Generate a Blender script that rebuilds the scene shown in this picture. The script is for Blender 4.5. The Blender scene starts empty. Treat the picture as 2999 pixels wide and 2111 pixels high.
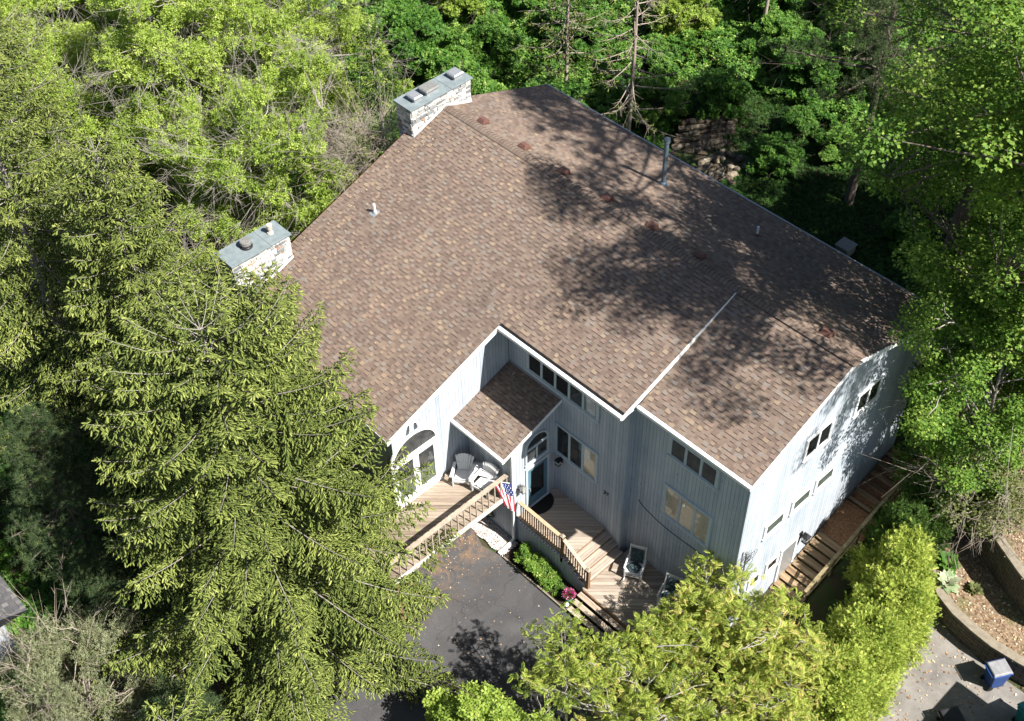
import bpy, math, random
import numpy as np
from mathutils import Vector, Matrix

# ------------------------------------------------------------ camera, world, sun, exposure
scene = bpy.context.scene
cam_d = bpy.data.cameras.new("camera")
cam = bpy.data.objects.new("camera", cam_d)
scene.collection.objects.link(cam)
cam.location = (30.639, -24.782, 38.04)
cam.rotation_mode = 'XYZ'
cam.rotation_euler = (0.76017, 0.01730, 0.80868)
cam_d.sensor_width = 36.0
cam_d.sensor_fit = 'HORIZONTAL'
cam_d.lens = 44.34
cam_d.clip_start = 0.5
cam_d.clip_end = 2000
scene.camera = cam

SUN = Vector((0.83, 0.165, 1.0)).normalized()
world = bpy.data.worlds.new("World")
scene.world = world
world.use_nodes = True
wn = world.node_tree.nodes
wl = world.node_tree.links
wn.clear()
sky = wn.new('ShaderNodeTexSky')
sky.sky_type = 'NISHITA'
sky.sun_disc = False
sky.sun_elevation = math.asin(SUN.z)
sky.sun_rotation = math.atan2(SUN.x, SUN.y)
bg = wn.new('ShaderNodeBackground')
bg.inputs['Strength'].default_value = 0.05
wo = wn.new('ShaderNodeOutputWorld')
wl.new(sky.outputs[0], bg.inputs[0])
wl.new(bg.outputs[0], wo.inputs[0])
sd = bpy.data.lights.new("sun", 'SUN')
sd.energy = 5.0
sd.angle = math.radians(0.53)
sd.color = (1.0, 0.955, 0.89)
so = bpy.data.objects.new("sun", sd)
so.rotation_euler = SUN.to_track_quat('Z', 'Y').to_euler()
scene.collection.objects.link(so)
scene.view_settings.view_transform = 'Standard'
scene.view_settings.look = 'None'
scene.view_settings.exposure = 1.2
scene.view_settings.gamma = 1.0
scene.cycles.max_bounces = 6
scene.cycles.diffuse_bounces = 2
scene.cycles.transparent_max_bounces = 6
scene.cycles.transmission_bounces = 3
scene.cycles.glossy_bounces = 2

rnd = random.Random(7)
C = scene.collection

# ------------------------------------------------------------ materials
def mat(name):
    m = bpy.data.materials.new(name)
    m.use_nodes = True
    nt = m.node_tree
    nt.nodes.clear()
    out = nt.nodes.new('ShaderNodeOutputMaterial')
    b = nt.nodes.new('ShaderNodeBsdfPrincipled')
    b.inputs['Specular IOR Level'].default_value = 0.25
    nt.links.new(b.outputs[0], out.inputs['Surface'])
    return m, nt, b, out

def nd(nt, t, **kw):
    n = nt.nodes.new(t)
    for k, v in kw.items():
        if k in n.inputs:
            n.inputs[k].default_value = v
        else:
            setattr(n, k, v)
    return n

def ramp(nt, stops, fac=None):
    r = nt.nodes.new('ShaderNodeValToRGB')
    el = r.color_ramp.elements
    while len(el) < len(stops):
        el.new(0.5)
    for e, (p, c) in zip(el, stops):
        e.position = p
        e.color = tuple(c) + (1,)
    if fac is not None:
        nt.links.new(fac, r.inputs[0])
    return r

def math_n(nt, op, a, b=None, clamp=False):
    n = nt.nodes.new('ShaderNodeMath')
    n.operation = op
    n.use_clamp = clamp
    for i, v in enumerate((a, b)):
        if v is None:
            continue
        if isinstance(v, (int, float)):
            n.inputs[i].default_value = v
        else:
            nt.links.new(v, n.inputs[i])
    return n.outputs[0]

def mixc(nt, fac, a, b, blend='MIX'):
    n = nt.nodes.new('ShaderNodeMix')
    n.data_type = 'RGBA'
    n.blend_type = blend
    for idx, v in ((0, fac), (6, a), (7, b)):
        if isinstance(v, (int, float)):
            n.inputs[idx].default_value = v
        elif isinstance(v, tuple):
            n.inputs[idx].default_value = v + (1,) if len(v) == 3 else v
        else:
            nt.links.new(v, n.inputs[idx])
    return n.outputs[2]

def noise(nt, scale, detail=4, rough=.6, vec=None, dist=0):
    n = nt.nodes.new('ShaderNodeTexNoise')
    n.inputs['Scale'].default_value = scale
    n.inputs['Detail'].default_value = detail
    n.inputs['Roughness'].default_value = rough
    n.inputs['Distortion'].default_value = dist
    if vec is None:
        g = nt.nodes.new('ShaderNodeNewGeometry')
        vec = g.outputs['Position']
    nt.links.new(vec, n.inputs['Vector'])
    return n.outputs['Fac']

def scaled_pos(nt, s, rot=(0, 0, 0)):
    g = nt.nodes.new('ShaderNodeNewGeometry')
    mp = nt.nodes.new('ShaderNodeMapping')
    mp.inputs['Scale'].default_value = s
    mp.inputs['Rotation'].default_value = rot
    nt.links.new(g.outputs['Position'], mp.inputs['Vector'])
    return mp.outputs[0]

def bump(nt, b, h, strength=.3, dist=.02):
    n = nt.nodes.new('ShaderNodeBump')
    n.inputs['Strength'].default_value = strength
    n.inputs['Distance'].default_value = dist
    nt.links.new(h, n.inputs['Height'])
    nt.links.new(n.outputs[0], b.inputs['Normal'])

def m_plain(name, c1, c2=None, rough=.7, sc=12, metal=0, bmp=0):
    m, nt, b, out = mat(name)
    c2 = c2 or tuple(x * .8 for x in c1)
    f = noise(nt, sc, 5, .65)
    r = ramp(nt, [(.3, c2), (.7, c1)], f)
    nt.links.new(r.outputs[0], b.inputs['Base Color'])
    b.inputs['Roughness'].default_value = rough
    b.inputs['Metallic'].default_value = metal
    if bmp:
        bump(nt, b, f, bmp, .01)
    return m

def m_tint(name, stops, rough=.8, trans=0.0, attr='tint', spec=.2, sc=None):
    """colour from a per-point value stored on the mesh"""
    m, nt, b, out = mat(name)
    a = nt.nodes.new('ShaderNodeAttribute')
    a.attribute_name = attr
    f = a.outputs['Fac']
    r = ramp(nt, stops, f)
    col = r.outputs[0]
    if sc:
        n = noise(nt, sc, 3, .6)
        col = mixc(nt, .6, col, ramp(nt, [(.3, (.5, .5, .5)), (.7, (1.35, 1.35, 1.3))], n).outputs[0], 'MULTIPLY')
        n2 = noise(nt, .5, 5, .65, scaled_pos(nt, (1, .35, 1)), .6)
        col = mixc(nt, .5, col, ramp(nt, [(.3, (.72, .74, .78)), (.7, (1.22, 1.18, 1.12))], n2).outputs[0], 'MULTIPLY')
    nt.links.new(col, b.inputs['Base Color'])
    b.inputs['Roughness'].default_value = rough
    b.inputs['Specular IOR Level'].default_value = spec
    if trans:
        t = nt.nodes.new('ShaderNodeBsdfTranslucent')
        mx = nt.nodes.new('ShaderNodeMixShader')
        mx.inputs[0].default_value = trans
        tc = mixc(nt, 1.0, col, (1.25, 1.2, .55), 'MULTIPLY')
        nt.links.new(tc, t.inputs[0])
        nt.links.new(b.outputs[0], mx.inputs[1])
        nt.links.new(t.outputs[0], mx.inputs[2])
        nt.links.new(mx.outputs[0], out.inputs['Surface'])
    return m

def m_siding():
    m, nt, b, out = mat('weathered board siding')
    g = nt.nodes.new('ShaderNodeNewGeometry')
    s = nt.nodes.new('ShaderNodeSeparateXYZ')
    nt.links.new(g.outputs['Position'], s.inputs[0])
    u = math_n(nt, 'ADD', s.outputs[0], s.outputs[1])
    ub = math_n(nt, 'MULTIPLY', u, 1 / .145)
    fr = math_n(nt, 'FRACT', ub)
    fl = math_n(nt, 'FLOOR', ub)
    wnz = nd(nt, 'ShaderNodeTexWhiteNoise', noise_dimensions='1D')
    nt.links.new(fl, wnz.inputs['W'])
    cmb = nt.nodes.new('ShaderNodeCombineXYZ')
    nt.links.new(math_n(nt, 'MULTIPLY', u, 48), cmb.inputs[0])
    nt.links.new(math_n(nt, 'MULTIPLY', s.outputs[2], .9), cmb.inputs[2])
    nt.links.new(fl, cmb.inputs[1])
    st = noise(nt, 1.0, 5, .7, cmb.outputs[0], .4)
    big = noise(nt, .8, 3, .6)
    knots = noise(nt, 9, 2, .5, scaled_pos(nt, (1, 1, .5)))
    v = math_n(nt, 'ADD', math_n(nt, 'MULTIPLY', wnz.outputs['Value'], .16), math_n(nt, 'ADD', math_n(nt, 'MULTIPLY', st, .75), .09))
    v = math_n(nt, 'ADD', v, math_n(nt, 'MULTIPLY', big, .35))
    r = ramp(nt, [(.36, (.13, .16, .195)), (.50, (.275, .325, .38)), (.75, (.42, .46, .505)), (1.0, (.57, .585, .60))], v)
    col = r.outputs[0]
    kn = ramp(nt, [(.70, (1, 1, 1)), (.78, (.4, .4, .42))], knots).outputs[0]
    col = mixc(nt, .8, col, kn, 'MULTIPLY')
    # grooves between boards
    gr = ramp(nt, [(0.0, (.25, .25, .27)), (.07, (1, 1, 1)), (.95, (1, 1, 1)), (1.0, (.35, .35, .37))], fr).outputs[0]
    col = mixc(nt, 1.0, col, gr, 'MULTIPLY')
    nt.links.new(col, b.inputs['Base Color'])
    b.inputs['Roughness'].default_value = .85
    hb = ramp(nt, [(0.0, (0, 0, 0)), (.08, (1, 1, 1)), (.94, (1, 1, 1)), (1.0, (0, 0, 0))], fr).outputs[0]
    bump(nt, b, hb, .6, .012)
    return m

def m_boards(name, width, rot, c_dark, c_mid, c_light, axis='xy', streak=18):
    """wooden deck boards in world space, rotated about z"""
    m, nt, b, out = mat(name)
    p = scaled_pos(nt, (1, 1, 1), (0, 0, rot))
    s = nt.nodes.new('ShaderNodeSeparateXYZ')
    nt.links.new(p, s.inputs[0])
    ub = math_n(nt, 'MULTIPLY', s.outputs[0], 1 / width)
    fr = math_n(nt, 'FRACT', ub)
    fl = math_n(nt, 'FLOOR', ub)
    wnz = nd(nt, 'ShaderNodeTexWhiteNoise', noise_dimensions='1D')
    nt.links.new(fl, wnz.inputs['W'])
    cmb = nt.nodes.new('ShaderNodeCombineXYZ')
    nt.links.new(math_n(nt, 'MULTIPLY', s.outputs[0], streak), cmb.inputs[0])
    nt.links.new(math_n(nt, 'MULTIPLY', s.outputs[1], 1.2), cmb.inputs[1])
    nt.links.new(fl, cmb.inputs[2])
    st = noise(nt, 1.0, 5, .7, cmb.outputs[0], .5)
    v = math_n(nt, 'ADD', math_n(nt, 'MULTIPLY', wnz.outputs['Value'], .3), math_n(nt, 'MULTIPLY', st, .8))
    r = ramp(nt, [(.3, c_dark), (.55, c_mid), (.85, c_light)], v)
    gr = ramp(nt, [(0.0, (.12, .12, .12)), (.06, (1, 1, 1)), (.96, (1, 1, 1)), (1.0, (.15, .15, .15))], fr).outputs[0]
    col = mixc(nt, 1.0, r.outputs[0], gr, 'MULTIPLY')
    nt.links.new(col, b.inputs['Base Color'])
    b.inputs['Roughness'].default_value = .85
    bump(nt, b, gr, .5, .01)
    return m

def m_wood(name, c1, c2, rough=.85, s=(8, 8, 8)):
    m, nt, b, out = mat(name)
    f = noise(nt, 1.0, 6, .7, scaled_pos(nt, s), .6)
    r = ramp(nt, [(.3, c2), (.7, c1)], f)
    nt.links.new(r.outputs[0], b.inputs['Base Color'])
    b.inputs['Roughness'].default_value = rough
    bump(nt, b, f, .3, .006)
    return m

def m_glass(name='window glass', tint=(.02, .025, .03)):
    m, nt, b, out = mat(name)
    t = nt.nodes.new('ShaderNodeBsdfTransparent')
    t.inputs[0].default_value = (.93, .95, .95, 1)
    g = nt.nodes.new('ShaderNodeBsdfGlossy')
    g.inputs['Roughness'].default_value = .02
    lw = nt.nodes.new('ShaderNodeLayerWeight')
    lw.inputs[0].default_value = .5
    fr5 = math_n(nt, 'POWER', lw.outputs['Facing'], 5.0)
    mx = nt.nodes.new('ShaderNodeMixShader')
    ff = math_n(nt, 'ADD', math_n(nt, 'MULTIPLY', fr5, .8), .035)
    nt.links.new(ff, mx.inputs[0])
    nt.links.new(t.outputs[0], mx.inputs[1])
    nt.links.new(g.outputs[0], mx.inputs[2])
    nt.links.new(mx.outputs[0], out.inputs['Surface'])
    return m

M = {}
M['siding'] = m_siding()
M['trim'] = m_plain('white painted trim', (.80, .80, .79), (.68, .69, .69), .6, 6)
M['trimgray'] = m_plain('grey blue painted window trim', (.50, .56, .58), (.40, .46, .49), .6, 9)
M['glass'] = m_glass()
M['dark'] = m_plain('dark interior', (.02, .022, .025), (.01, .01, .012), .9)
M['room'] = m_plain('dim interior', (.085, .085, .085), (.022, .022, .025), .9, 2.5)
M['pale'] = m_plain('grey green sky tint and sofa', (.17, .19, .155), (.10, .115, .095), .9, 3)  # sky reflection of the low gable panes put into the colour; also the sofa
M['curtain'] = m_plain('pale curtain', (.42, .42, .40), (.10, .10, .10), .9, 3)
def m_blind():
    m, nt, b, out = mat('tan patterned drape')
    f = noise(nt, 2.2, 3, .55, None, 1.6)
    r = ramp(nt, [(.22, (.36, .26, .18)), (.27, (.55, .43, .31)), (.5, (.74, .60, .45)), (.505, (.32, .23, .15)), (.52, (.74, .60, .45)), (.66, (.62, .50, .37))], f)
    nt.links.new(r.outputs[0], b.inputs['Base Color'])
    b.inputs['Roughness'].default_value = .9
    return m
M['blind'] = m_blind()
M['door'] = m_plain('blue painted door', (.10, .20, .26), (.08, .16, .21), .5, 3)
M['shingle'] = m_tint('laminated asphalt shingles', [
    (0.0, (.078, .060, .052)), (.08, (.082, .063, .055)), (.1, (.145, .108, .090)), (.3, (.185, .140, .115)), (.5, (.215, .165, .132)),
    (.62, (.205, .180, .160)), (.75, (.215, .150, .125)), (.9, (.25, .19, .142)), (1.0, (.275, .212, .155))], .95, attr='tint', spec=.1, sc=45)
M['vent'] = m_plain('rust red metal', (.15, .075, .058), (.11, .055, .045), .55, 14)
M['bluestone'] = m_plain('bluestone cap', (.21, .25, .26), (.14, .17, .18), .7, 4, bmp=.1)
M['stone'] = m_tint('mixed fieldstone veneer', [(0, (.16, .17, .18)), (.2, (.30, .31, .31)), (.45, (.52, .51, .48)), (.75, (.66, .64, .60)), (.93, (.60, .55, .48)), (.96, (.45, .20, .12)), (1, (.40, .22, .15))], .85, sc=14)
M['mortar'] = m_plain('pale mortar', (.62, .61, .58), (.48, .47, .45), .9, 20)
M['steel'] = m_plain('galvanised steel', (.50, .51, .52), (.38, .39, .40), .4, 20, metal=.6)
M['pipeblue'] = m_plain('dull blue grey flue pipe', (.16, .21, .25), (.12, .16, .19), .5, 9, metal=.3)
M['pvc'] = m_plain('white pvc', (.80, .80, .78), None, .4)
M['ceramic'] = m_plain('stained ceramic', (.60, .52, .44), (.42, .34, .28), .6, 25)
M['rail'] = m_wood('weathered grey handrail', (.46, .39, .30), (.24, .20, .16), s=(4, 4, 12))
M['palewood'] = m_wood('chipped pale paint on wood', (.62, .59, .54), (.36, .33, .28), s=(4, 4, 12))
M['railnew'] = m_wood('tan cedar handrail', (.50, .37, .24), (.34, .24, .15), s=(5, 5, 12))
M['post'] = m_wood('brown cedar', (.26, .155, .085), (.15, .085, .05), s=(9, 9, 3))
M['deck'] = m_boards('diagonal cedar decking', .14, math.radians(45), (.20, .16, .125), (.34, .285, .23), (.46, .40, .33))
M['balcony'] = m_boards('worn diagonal decking', .14, math.radians(45), (.13, .095, .07), (.27, .215, .165), (.42, .35, .28))
M['tread'] = m_boards('cedar step boards', .138, 0, (.26, .21, .17), (.42, .36, .295), (.55, .49, .42))
M['treadx'] = m_boards('cedar entry step boards', .1, math.radians(90), (.26, .20, .15), (.42, .34, .26), (.54, .46, .37))
M['oldstep'] = m_boards('brown treated step boards', .15, math.radians(90), (.13, .085, .05), (.25, .175, .105), (.36, .27, .17), streak=10)
M['oldrail'] = m_wood('lichened old rail', (.36, .30, .17), (.12, .09, .045), s=(6, 6, 10))
M['white'] = m_plain('white plastic lumber', (.74, .74, .73), (.66, .66, .66), .5, 5)
M['blackm'] = m_plain('black metal', (.02, .02, .022), (.012, .012, .013), .45, 9)
M['greym'] = m_plain('grey lantern metal', (.22, .22, .21), (.14, .14, .13), .5, 9)
M['lampglass'] = m_plain('frosted lantern glass', (.5, .5, .48), (.4, .4, .38), .2, 9)
M['mat'] = m_plain('black coir mat', (.018, .018, .017), (.01, .01, .01), .95, 60)
M['cushion'] = m_plain('dark patterned cushion', (.07, .11, .12), (.012, .016, .02), .9, 9)
M['bark'] = m_wood('grey brown bark', (.17, .14, .115), (.07, .055, .045), s=(9, 9, 2.5))
M['barkpale'] = m_wood('pale grey twig bark', (.36, .33, .29), (.22, .20, .175), s=(9, 9, 3))
M['barkdead'] = m_wood('bleached dead wood', (.40, .34, .28), (.22, .18, .145), s=(9, 9, 3))
M['blockwall'] = None

# ------------------------------------------------------------ mesh helpers
def link(o, parent=None):
    C.objects.link(o)
    if parent is not None:
        o.parent = parent
    return o

def thing(name, label, cat, loc=(0, 0, 0), group=None, rz=0):
    o = bpy.data.objects.new(name, None)
    o.empty_display_size = .2
    C.objects.link(o)
    o.location = loc
    o.rotation_euler = (0, 0, rz)
    o['label'] = label
    o['category'] = cat
    if group:
        o['group'] = group
    return o

def tag(o, label, cat, group=None, kind=None):
    o['label'] = label
    o['category'] = cat
    if group:
        o['group'] = group
    if kind:
        o['kind'] = kind
    return o

def structure(o):
    o['kind'] = 'structure'
    return o

def set_loc(parent):
    """origin of parent in world when it has no rotation"""
    return Vector((0, 0, 0)) if parent is None else Vector(parent.location)

class MB:
    def __init__(self):
        self.v = []
        self.f = []
        self.mi = []
        self.mats = []
        self.t = {}
        self.cur = 0
    def use(self, m):
        if m not in self.mats:
            self.mats.append(m)
        self.cur = self.mats.index(m)
        return self
    def poly(self, pts):
        i = len(self.v)
        self.v += [tuple(p) for p in pts]
        self.f.append(tuple(range(i, i + len(pts))))
        self.mi.append(self.cur)
    def hexa(self, p, tint=None):
        """8 points: bottom 4 ccw, top 4 ccw"""
        i = len(self.v)
        self.v += [tuple(q) for q in p]
        for q in ((0, 3, 2, 1), (4, 5, 6, 7), (0, 1, 5, 4), (1, 2, 6, 5), (2, 3, 7, 6), (3, 0, 4, 7)):
            self.f.append(tuple(i + k for k in q))
            self.mi.append(self.cur)
        if tint is not None:
            for k in range(8):
                self.t[i + k] = tint
    def box(self, x0, x1, y0, y1, z0, z1, tint=None):
        self.hexa([(x0, y0, z0), (x1, y0, z0), (x1, y1, z0), (x0, y1, z0), (x0, y0, z1), (x1, y0, z1), (x1, y1, z1), (x0, y1, z1)], tint)
    def bar(self, a, b, w, h, up=(0, 0, 1)):
        """rectangular bar from a to b"""
        a = Vector(a); b = Vector(b)
        d = (b - a).normalized()
        up = Vector(up)
        s = d.cross(up)
        if s.length < 1e-4:
            s = d.cross(Vector((1, 0, 0)))
        s.normalize()
        u = s.cross(d).normalized()
        s *= w / 2
        u *= h / 2
        self.hexa([a - s - u, a + s - u, b + s - u, b - s - u, a - s + u, a + s + u, b + s + u, b - s + u])
    def tube(self, pts, radii, n=8, cap=True):
        pts = [Vector(p) for p in pts]
        if isinstance(radii, (int, float)):
            radii = [radii] * len(pts)
        rings = []
        for k, p in enumerate(pts):
            d = (pts[min(k + 1, len(pts) - 1)] - pts[max(k - 1, 0)]).normalized()
            ref = Vector((0, 0, 1)) if abs(d.z) < .9 else Vector((1, 0, 0))
            s = d.cross(ref).normalized()
            u = s.cross(d)
            i = len(self.v)
            for j in range(n):
                a = 2 * math.pi * j / n
                self.v.append(tuple(p + (s * math.cos(a) + u * math.sin(a)) * radii[k]))
            rings.append(i)
        for k in range(len(rings) - 1):
            a, b = rings[k], rings[k + 1]
            for j in range(n):
                j2 = (j + 1) % n
                self.f.append((a + j, a + j2, b + j2, b + j))
                self.mi.append(self.cur)
        if cap:
            self.f.append(tuple(rings[0] + j for j in range(n))[::-1])
            self.mi.append(self.cur)
            self.f.append(tuple(rings[-1] + j for j in range(n)))
            self.mi.append(self.cur)
    def blob(self, c, r, seg=8, rings=5, jit=0, rg=rnd, tint=None):
        c = Vector(c)
        if isinstance(r, (int, float)):
            r = (r, r, r)
        i = len(self.v)
        for a in range(rings + 1):
            th = math.pi * a / rings
            for b in range(seg):
                ph = 2 * math.pi * b / seg
                k = 1 + rg.uniform(-jit, jit)
                self.v.append((c.x + r[0] * k * math.sin(th) * math.cos(ph), c.y + r[1] * k * math.sin(th) * math.sin(ph), c.z + r[2] * k * math.cos(th)))
                if tint is not None:
                    self.t[len(self.v) - 1] = tint
        for a in range(rings):
            for b in range(seg):
                b2 = (b + 1) % seg
                self.f.append((i + a * seg + b, i + (a + 1) * seg + b, i + (a + 1) * seg + b2, i + a * seg + b2))
                self.mi.append(self.cur)
    def build(self, name, m=None, parent=None, smooth=False, bevel=0):
        me = bpy.data.meshes.new(name)
        off = set_loc(parent)
        if parent is not None and parent.parent is not None:
            off = off + set_loc(parent.parent)
        me.from_pydata([(a - off.x, b - off.y, c - off.z) for a, b, c in self.v], [], self.f)
        if m is not None:
            me.materials.append(m)
        else:
            for q in self.mats:
                me.materials.append(q)
            me.polygons.foreach_set('material_index', self.mi)
        if self.t:
            at = me.attributes.new('tint', 'FLOAT', 'POINT')
            arr = np.zeros(len(self.v), dtype=np.float32)
            for k, v in self.t.items():
                arr[k] = v
            at.data.foreach_set('value', arr)
        if smooth:
            me.shade_smooth()
        me.update()
        o = bpy.data.objects.new(name, me)
        if bevel:
            md = o.modifiers.new('bevel', 'BEVEL')
            md.width = bevel
            md.segments = 1
        return link(o, parent)

def np_mesh(name, V, F, m, tint=None, parent=None, smooth=False):
    """V (n,3), F (m,k) uniform polygons -> object"""
    me = bpy.data.meshes.new(name)
    n, k = F.shape
    V = V.astype(np.float32)
    if parent is not None:
        off = set_loc(parent)
        V = V - np.array(off, dtype=np.float32)
    me.vertices.add(len(V))
    me.vertices.foreach_set('co', V.ravel())
    me.loops.add(n * k)
    me.loops.foreach_set('vertex_index', F.ravel().astype(np.int32))
    me.polygons.add(n)
    me.polygons.foreach_set('loop_start', np.arange(0, n * k, k, dtype=np.int32))
    if tint is not None:
        a = me.attributes.new('tint', 'FLOAT', 'POINT')
        a.data.foreach_set('value', tint.astype(np.float32))
    me.materials.append(m)
    me.update(calc_edges=True)
    if smooth:
        me.shade_smooth()
    o = bpy.data.objects.new(name, me)
    return link(o, parent)

def frames(d, rg, up_bias=None, roll=1.0):
    """orthonormal frames with x axis = d ; z axis close to up_bias"""
    d = d / (np.linalg.norm(d, axis=1, keepdims=True) + 1e-9)
    up = np.zeros_like(d)
    up[:, 2] = 1
    if up_bias is not None:
        up = up_bias
    up = up + rg.normal(0, roll, d.shape)
    s = np.cross(up, d)
    s /= (np.linalg.norm(s, axis=1, keepdims=True) + 1e-9)
    u = np.cross(d, s)
    return np.stack([d, s, u], axis=2)   # columns

def inst(tv, tf, tt, pos, fr, sc, tint):
    """instances of a template as plain arrays. sc (N,) or (N,3)"""
    N = len(pos)
    k = len(tv)
    if sc.ndim == 1:
        sc = sc[:, None].repeat(3, 1)
    L = tv[None, :, :] * sc[:, None, :]
    V = np.einsum('nij,nkj->nki', fr, L) + pos[:, None, :]
    F = tf[None, :, :] + (np.arange(N) * k)[:, None, None]
    T = np.clip(tint[:, None] + tt[None, :], 0, 1)
    return V.reshape(-1, 3), F.reshape(-1, tf.shape[1]), T.ravel()

# templates (x = along, y = side, z = normal)
def T_finger():
    v = [(0, 0, 0)]
    for x, r in ((.3, .5), (.8, .5)):
        for a in range(3):
            v.append((x, r * math.cos(a * 2.094), r * math.sin(a * 2.094)))
    v.append((1, 0, 0))
    f = []
    for a in range(3):
        b = (a + 1) % 3
        f += [(0, 1 + b, 1 + a), (1 + a, 1 + b, 4 + b), (1 + a, 4 + b, 4 + a), (4 + a, 4 + b, 7)]
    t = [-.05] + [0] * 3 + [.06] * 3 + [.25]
    return np.array(v, float), np.array(f), np.array(t)
def T_leaf():
    v = [(0, 0, 0), (.35, .42, .10), (1, 0, -.08), (.35, -.42, .10), (.5, 0, -.03)]
    f = [(0, 4, 1), (1, 4, 2), (0, 3, 4), (3, 2, 4)]
    return np.array(v, float), np.array(f), np.array([0, .03, .05, -.03, 0])
def T_clump(n=5, seed=1):
    r = np.random.default_rng(seed)
    V = []; F = []; T = []
    for i in range(n):
        a = 2 * math.pi * i / n + r.normal(0, .3)
        el = r.uniform(-.3, .5)
        d = np.array([math.cos(a) * math.cos(el), math.sin(a) * math.cos(el), math.sin(el)])
        s = np.cross([0, 0, 1], d); s /= np.linalg.norm(s)
        L = r.uniform(.7, 1.1); w = L * .36
        o = d * .12
        k = len(V)
        V += [o, o + d * L * .45 + s * w + np.array([0, 0, .08]), o + d * L, o + d * L * .45 - s * w + np.array([0, 0, .04])]
        F += [(k, k + 1, k + 2), (k, k + 2, k + 3)]
        q = r.uniform(-.12, .12)
        T += [q, q, q + .05, q]
    return np.array(V), np.array(F), np.array(T)
def T_frond(n=7):
    V = []; F = []; T = []
    for i in range(n):
        x = .15 + .8 * i / n
        for s in (-1, 1):
            k = len(V)
            L = .33 * (1 - .5 * abs(i / n - .4))
            ax = np.array([.45, s * .85, -.28]); ax /= np.linalg.norm(ax)
            w = np.array([.052, -.022 * s, .015])
            p = np.array([x, 0, .18 * x * (1 - x) * 4 * .5 - .15 * x * x])
            V += [p, p + ax * L * .5 + w, p + ax * L, p + ax * L * .5 - w]
            F += [(k, k + 1, k + 2), (k, k + 2, k + 3)]
            q = [-.14, .10, -.05, .16, -.10, .05, .12, -.12][(i * 2 + (s > 0)) % 8]
            T += [q, q, q + .05 + .2 * (i / n) ** 3, q]
    k = len(V)
    V += [(0.9, .06, -.1), (1.15, 0, -.2), (.9, -.06, -.1)]
    F += [(k, k + 1, k + 2)]
    T += [.2, .3, .2]
    return np.array(V, float), np.array(F), np.array(T)
def T_spray(n=7, seed=3):
    r = np.random.default_rng(seed)
    V = []; F = []; T = []
    for i in range(n):
        x = .1 + .75 * i / n
        s = 1 if i % 2 else -1
        k = len(V)
        L = .5 * (1 - .5 * i / n)
        ax = np.array([.75, s * .55, r.normal(0, .25)]); ax /= np.linalg.norm(ax)
        w = np.array([-.02, .06 * s, .03])
        p = np.array([x, 0, 0])
        V += [p - w, p + ax * L, p + w * 1.2 + ax * .1]
        F += [(k, k + 1, k + 2)]
        T += [-.08, .15, 0]
    k = len(V)
    V += [(0, .05, 0), (1.1, 0, .05), (0, -.05, 0)]
    F += [(k, k + 1, k + 2)]
    T += [-.1, .15, -.1]
    return np.array(V, float), np.array(F), np.array(T)
def T_needles(n=14, seed=5):
    r = np.random.default_rng(seed)
    V = []; F = []; T = []
    for i in range(n):
        d = r.normal(0, 1, 3); d[0] = abs(d[0]) * .9 + .15
        d /= np.linalg.norm(d)
        s = np.cross(d, r.normal(0, 1, 3)); s /= np.linalg.norm(s)
        k = len(V)
        V += [s * .035, d, -s * .035]
        F += [(k, k + 1, k + 2)]
        T += [-.1, .12, -.1]
    return np.array(V, float), np.array(F), np.array(T)

# ------------------------------------------------------------ terrain
def sstep(x, a, b):
    t = np.clip((x - a) / (b - a), 0, 1)
    return t * t * (3 - 2 * t)
def terrain_h(x, y):
    x = np.asarray(x, float); y = np.asarray(y, float)
    h = 2.6 * sstep(y, -1.8, 5.0)
    # yard to the right of the side stairs stays low until the terraces
    right = sstep(x, 20.0, 21.5)
    h = h * (1 - right) + right * 2.2 * sstep(y, 3.5, 7.5)
    strip = sstep(x, 17.6, 18.2) * (1 - sstep(x, 20.2, 21.0)) * (1 - sstep(y, 5.0, 7.0))
    h = h * (1 - strip) + strip * np.clip(.66 + .30 * y, 0, 2.4)
    # slope climbing away behind the house, and the bank left of it
    h = h + 3.5 * sstep(y, 14, 40) + 5.0 * sstep(-x, 4, 30) * sstep(y, -12, 6)
    h = h + 1.2 * sstep(-x, -1.0, 3.0) * sstep(y, -11, -2) * (1 - sstep(y, -2, 5))
    yard = sstep(y, -9, -16) * 0
    n = .12 * np.sin(x * .9 + 1.3 * np.sin(y * .5)) * np.cos(y * .8) * sstep(y, 5.8, 8)
    return h + n + yard
def H(x, y):
    return float(terrain_h(x, y))

def grid_axis(lo, hi, a, b, fine, coarse):
    l = list(np.arange(lo, a, coarse)) + list(np.arange(a, b, fine)) + list(np.arange(b, hi + coarse, coarse))
    return np.array(l)
gx = grid_axis(-220, 220, -34, 34, .5, 12)
gy = grid_axis(-220, 260, -30, 46, .5, 12)
GX, GY = np.meshgrid(gx, gy, indexing='ij')
GZ = terrain_h(GX, GY) - .03
nx, ny = GX.shape
idx = np.arange(nx * ny).reshape(nx, ny)
F = np.stack([idx[:-1, :-1], idx[1:, :-1], idx[1:, 1:], idx[:-1, 1:]], -1).reshape(-1, 4)
def m_ground():
    m, nt, b, out = mat('leafy woodland soil')
    f = noise(nt, 1.1, 6, .7)
    g = noise(nt, 14, 5, .7)
    v = math_n(nt, 'ADD', math_n(nt, 'MULTIPLY', f, .6), math_n(nt, 'MULTIPLY', g, .4))
    r = ramp(nt, [(.32, (.028, .024, .016)), (.46, (.075, .055, .035)), (.52, (.04, .065, .02)), (.66, (.055, .10, .025)), (.8, (.15, .11, .07))], v)
    nt.links.new(r.outputs[0], b.inputs['Base Color'])
    b.inputs['Roughness'].default_value = .95
    bump(nt, b, g, .8, .06)
    return m
M['ground'] = m_ground()
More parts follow.
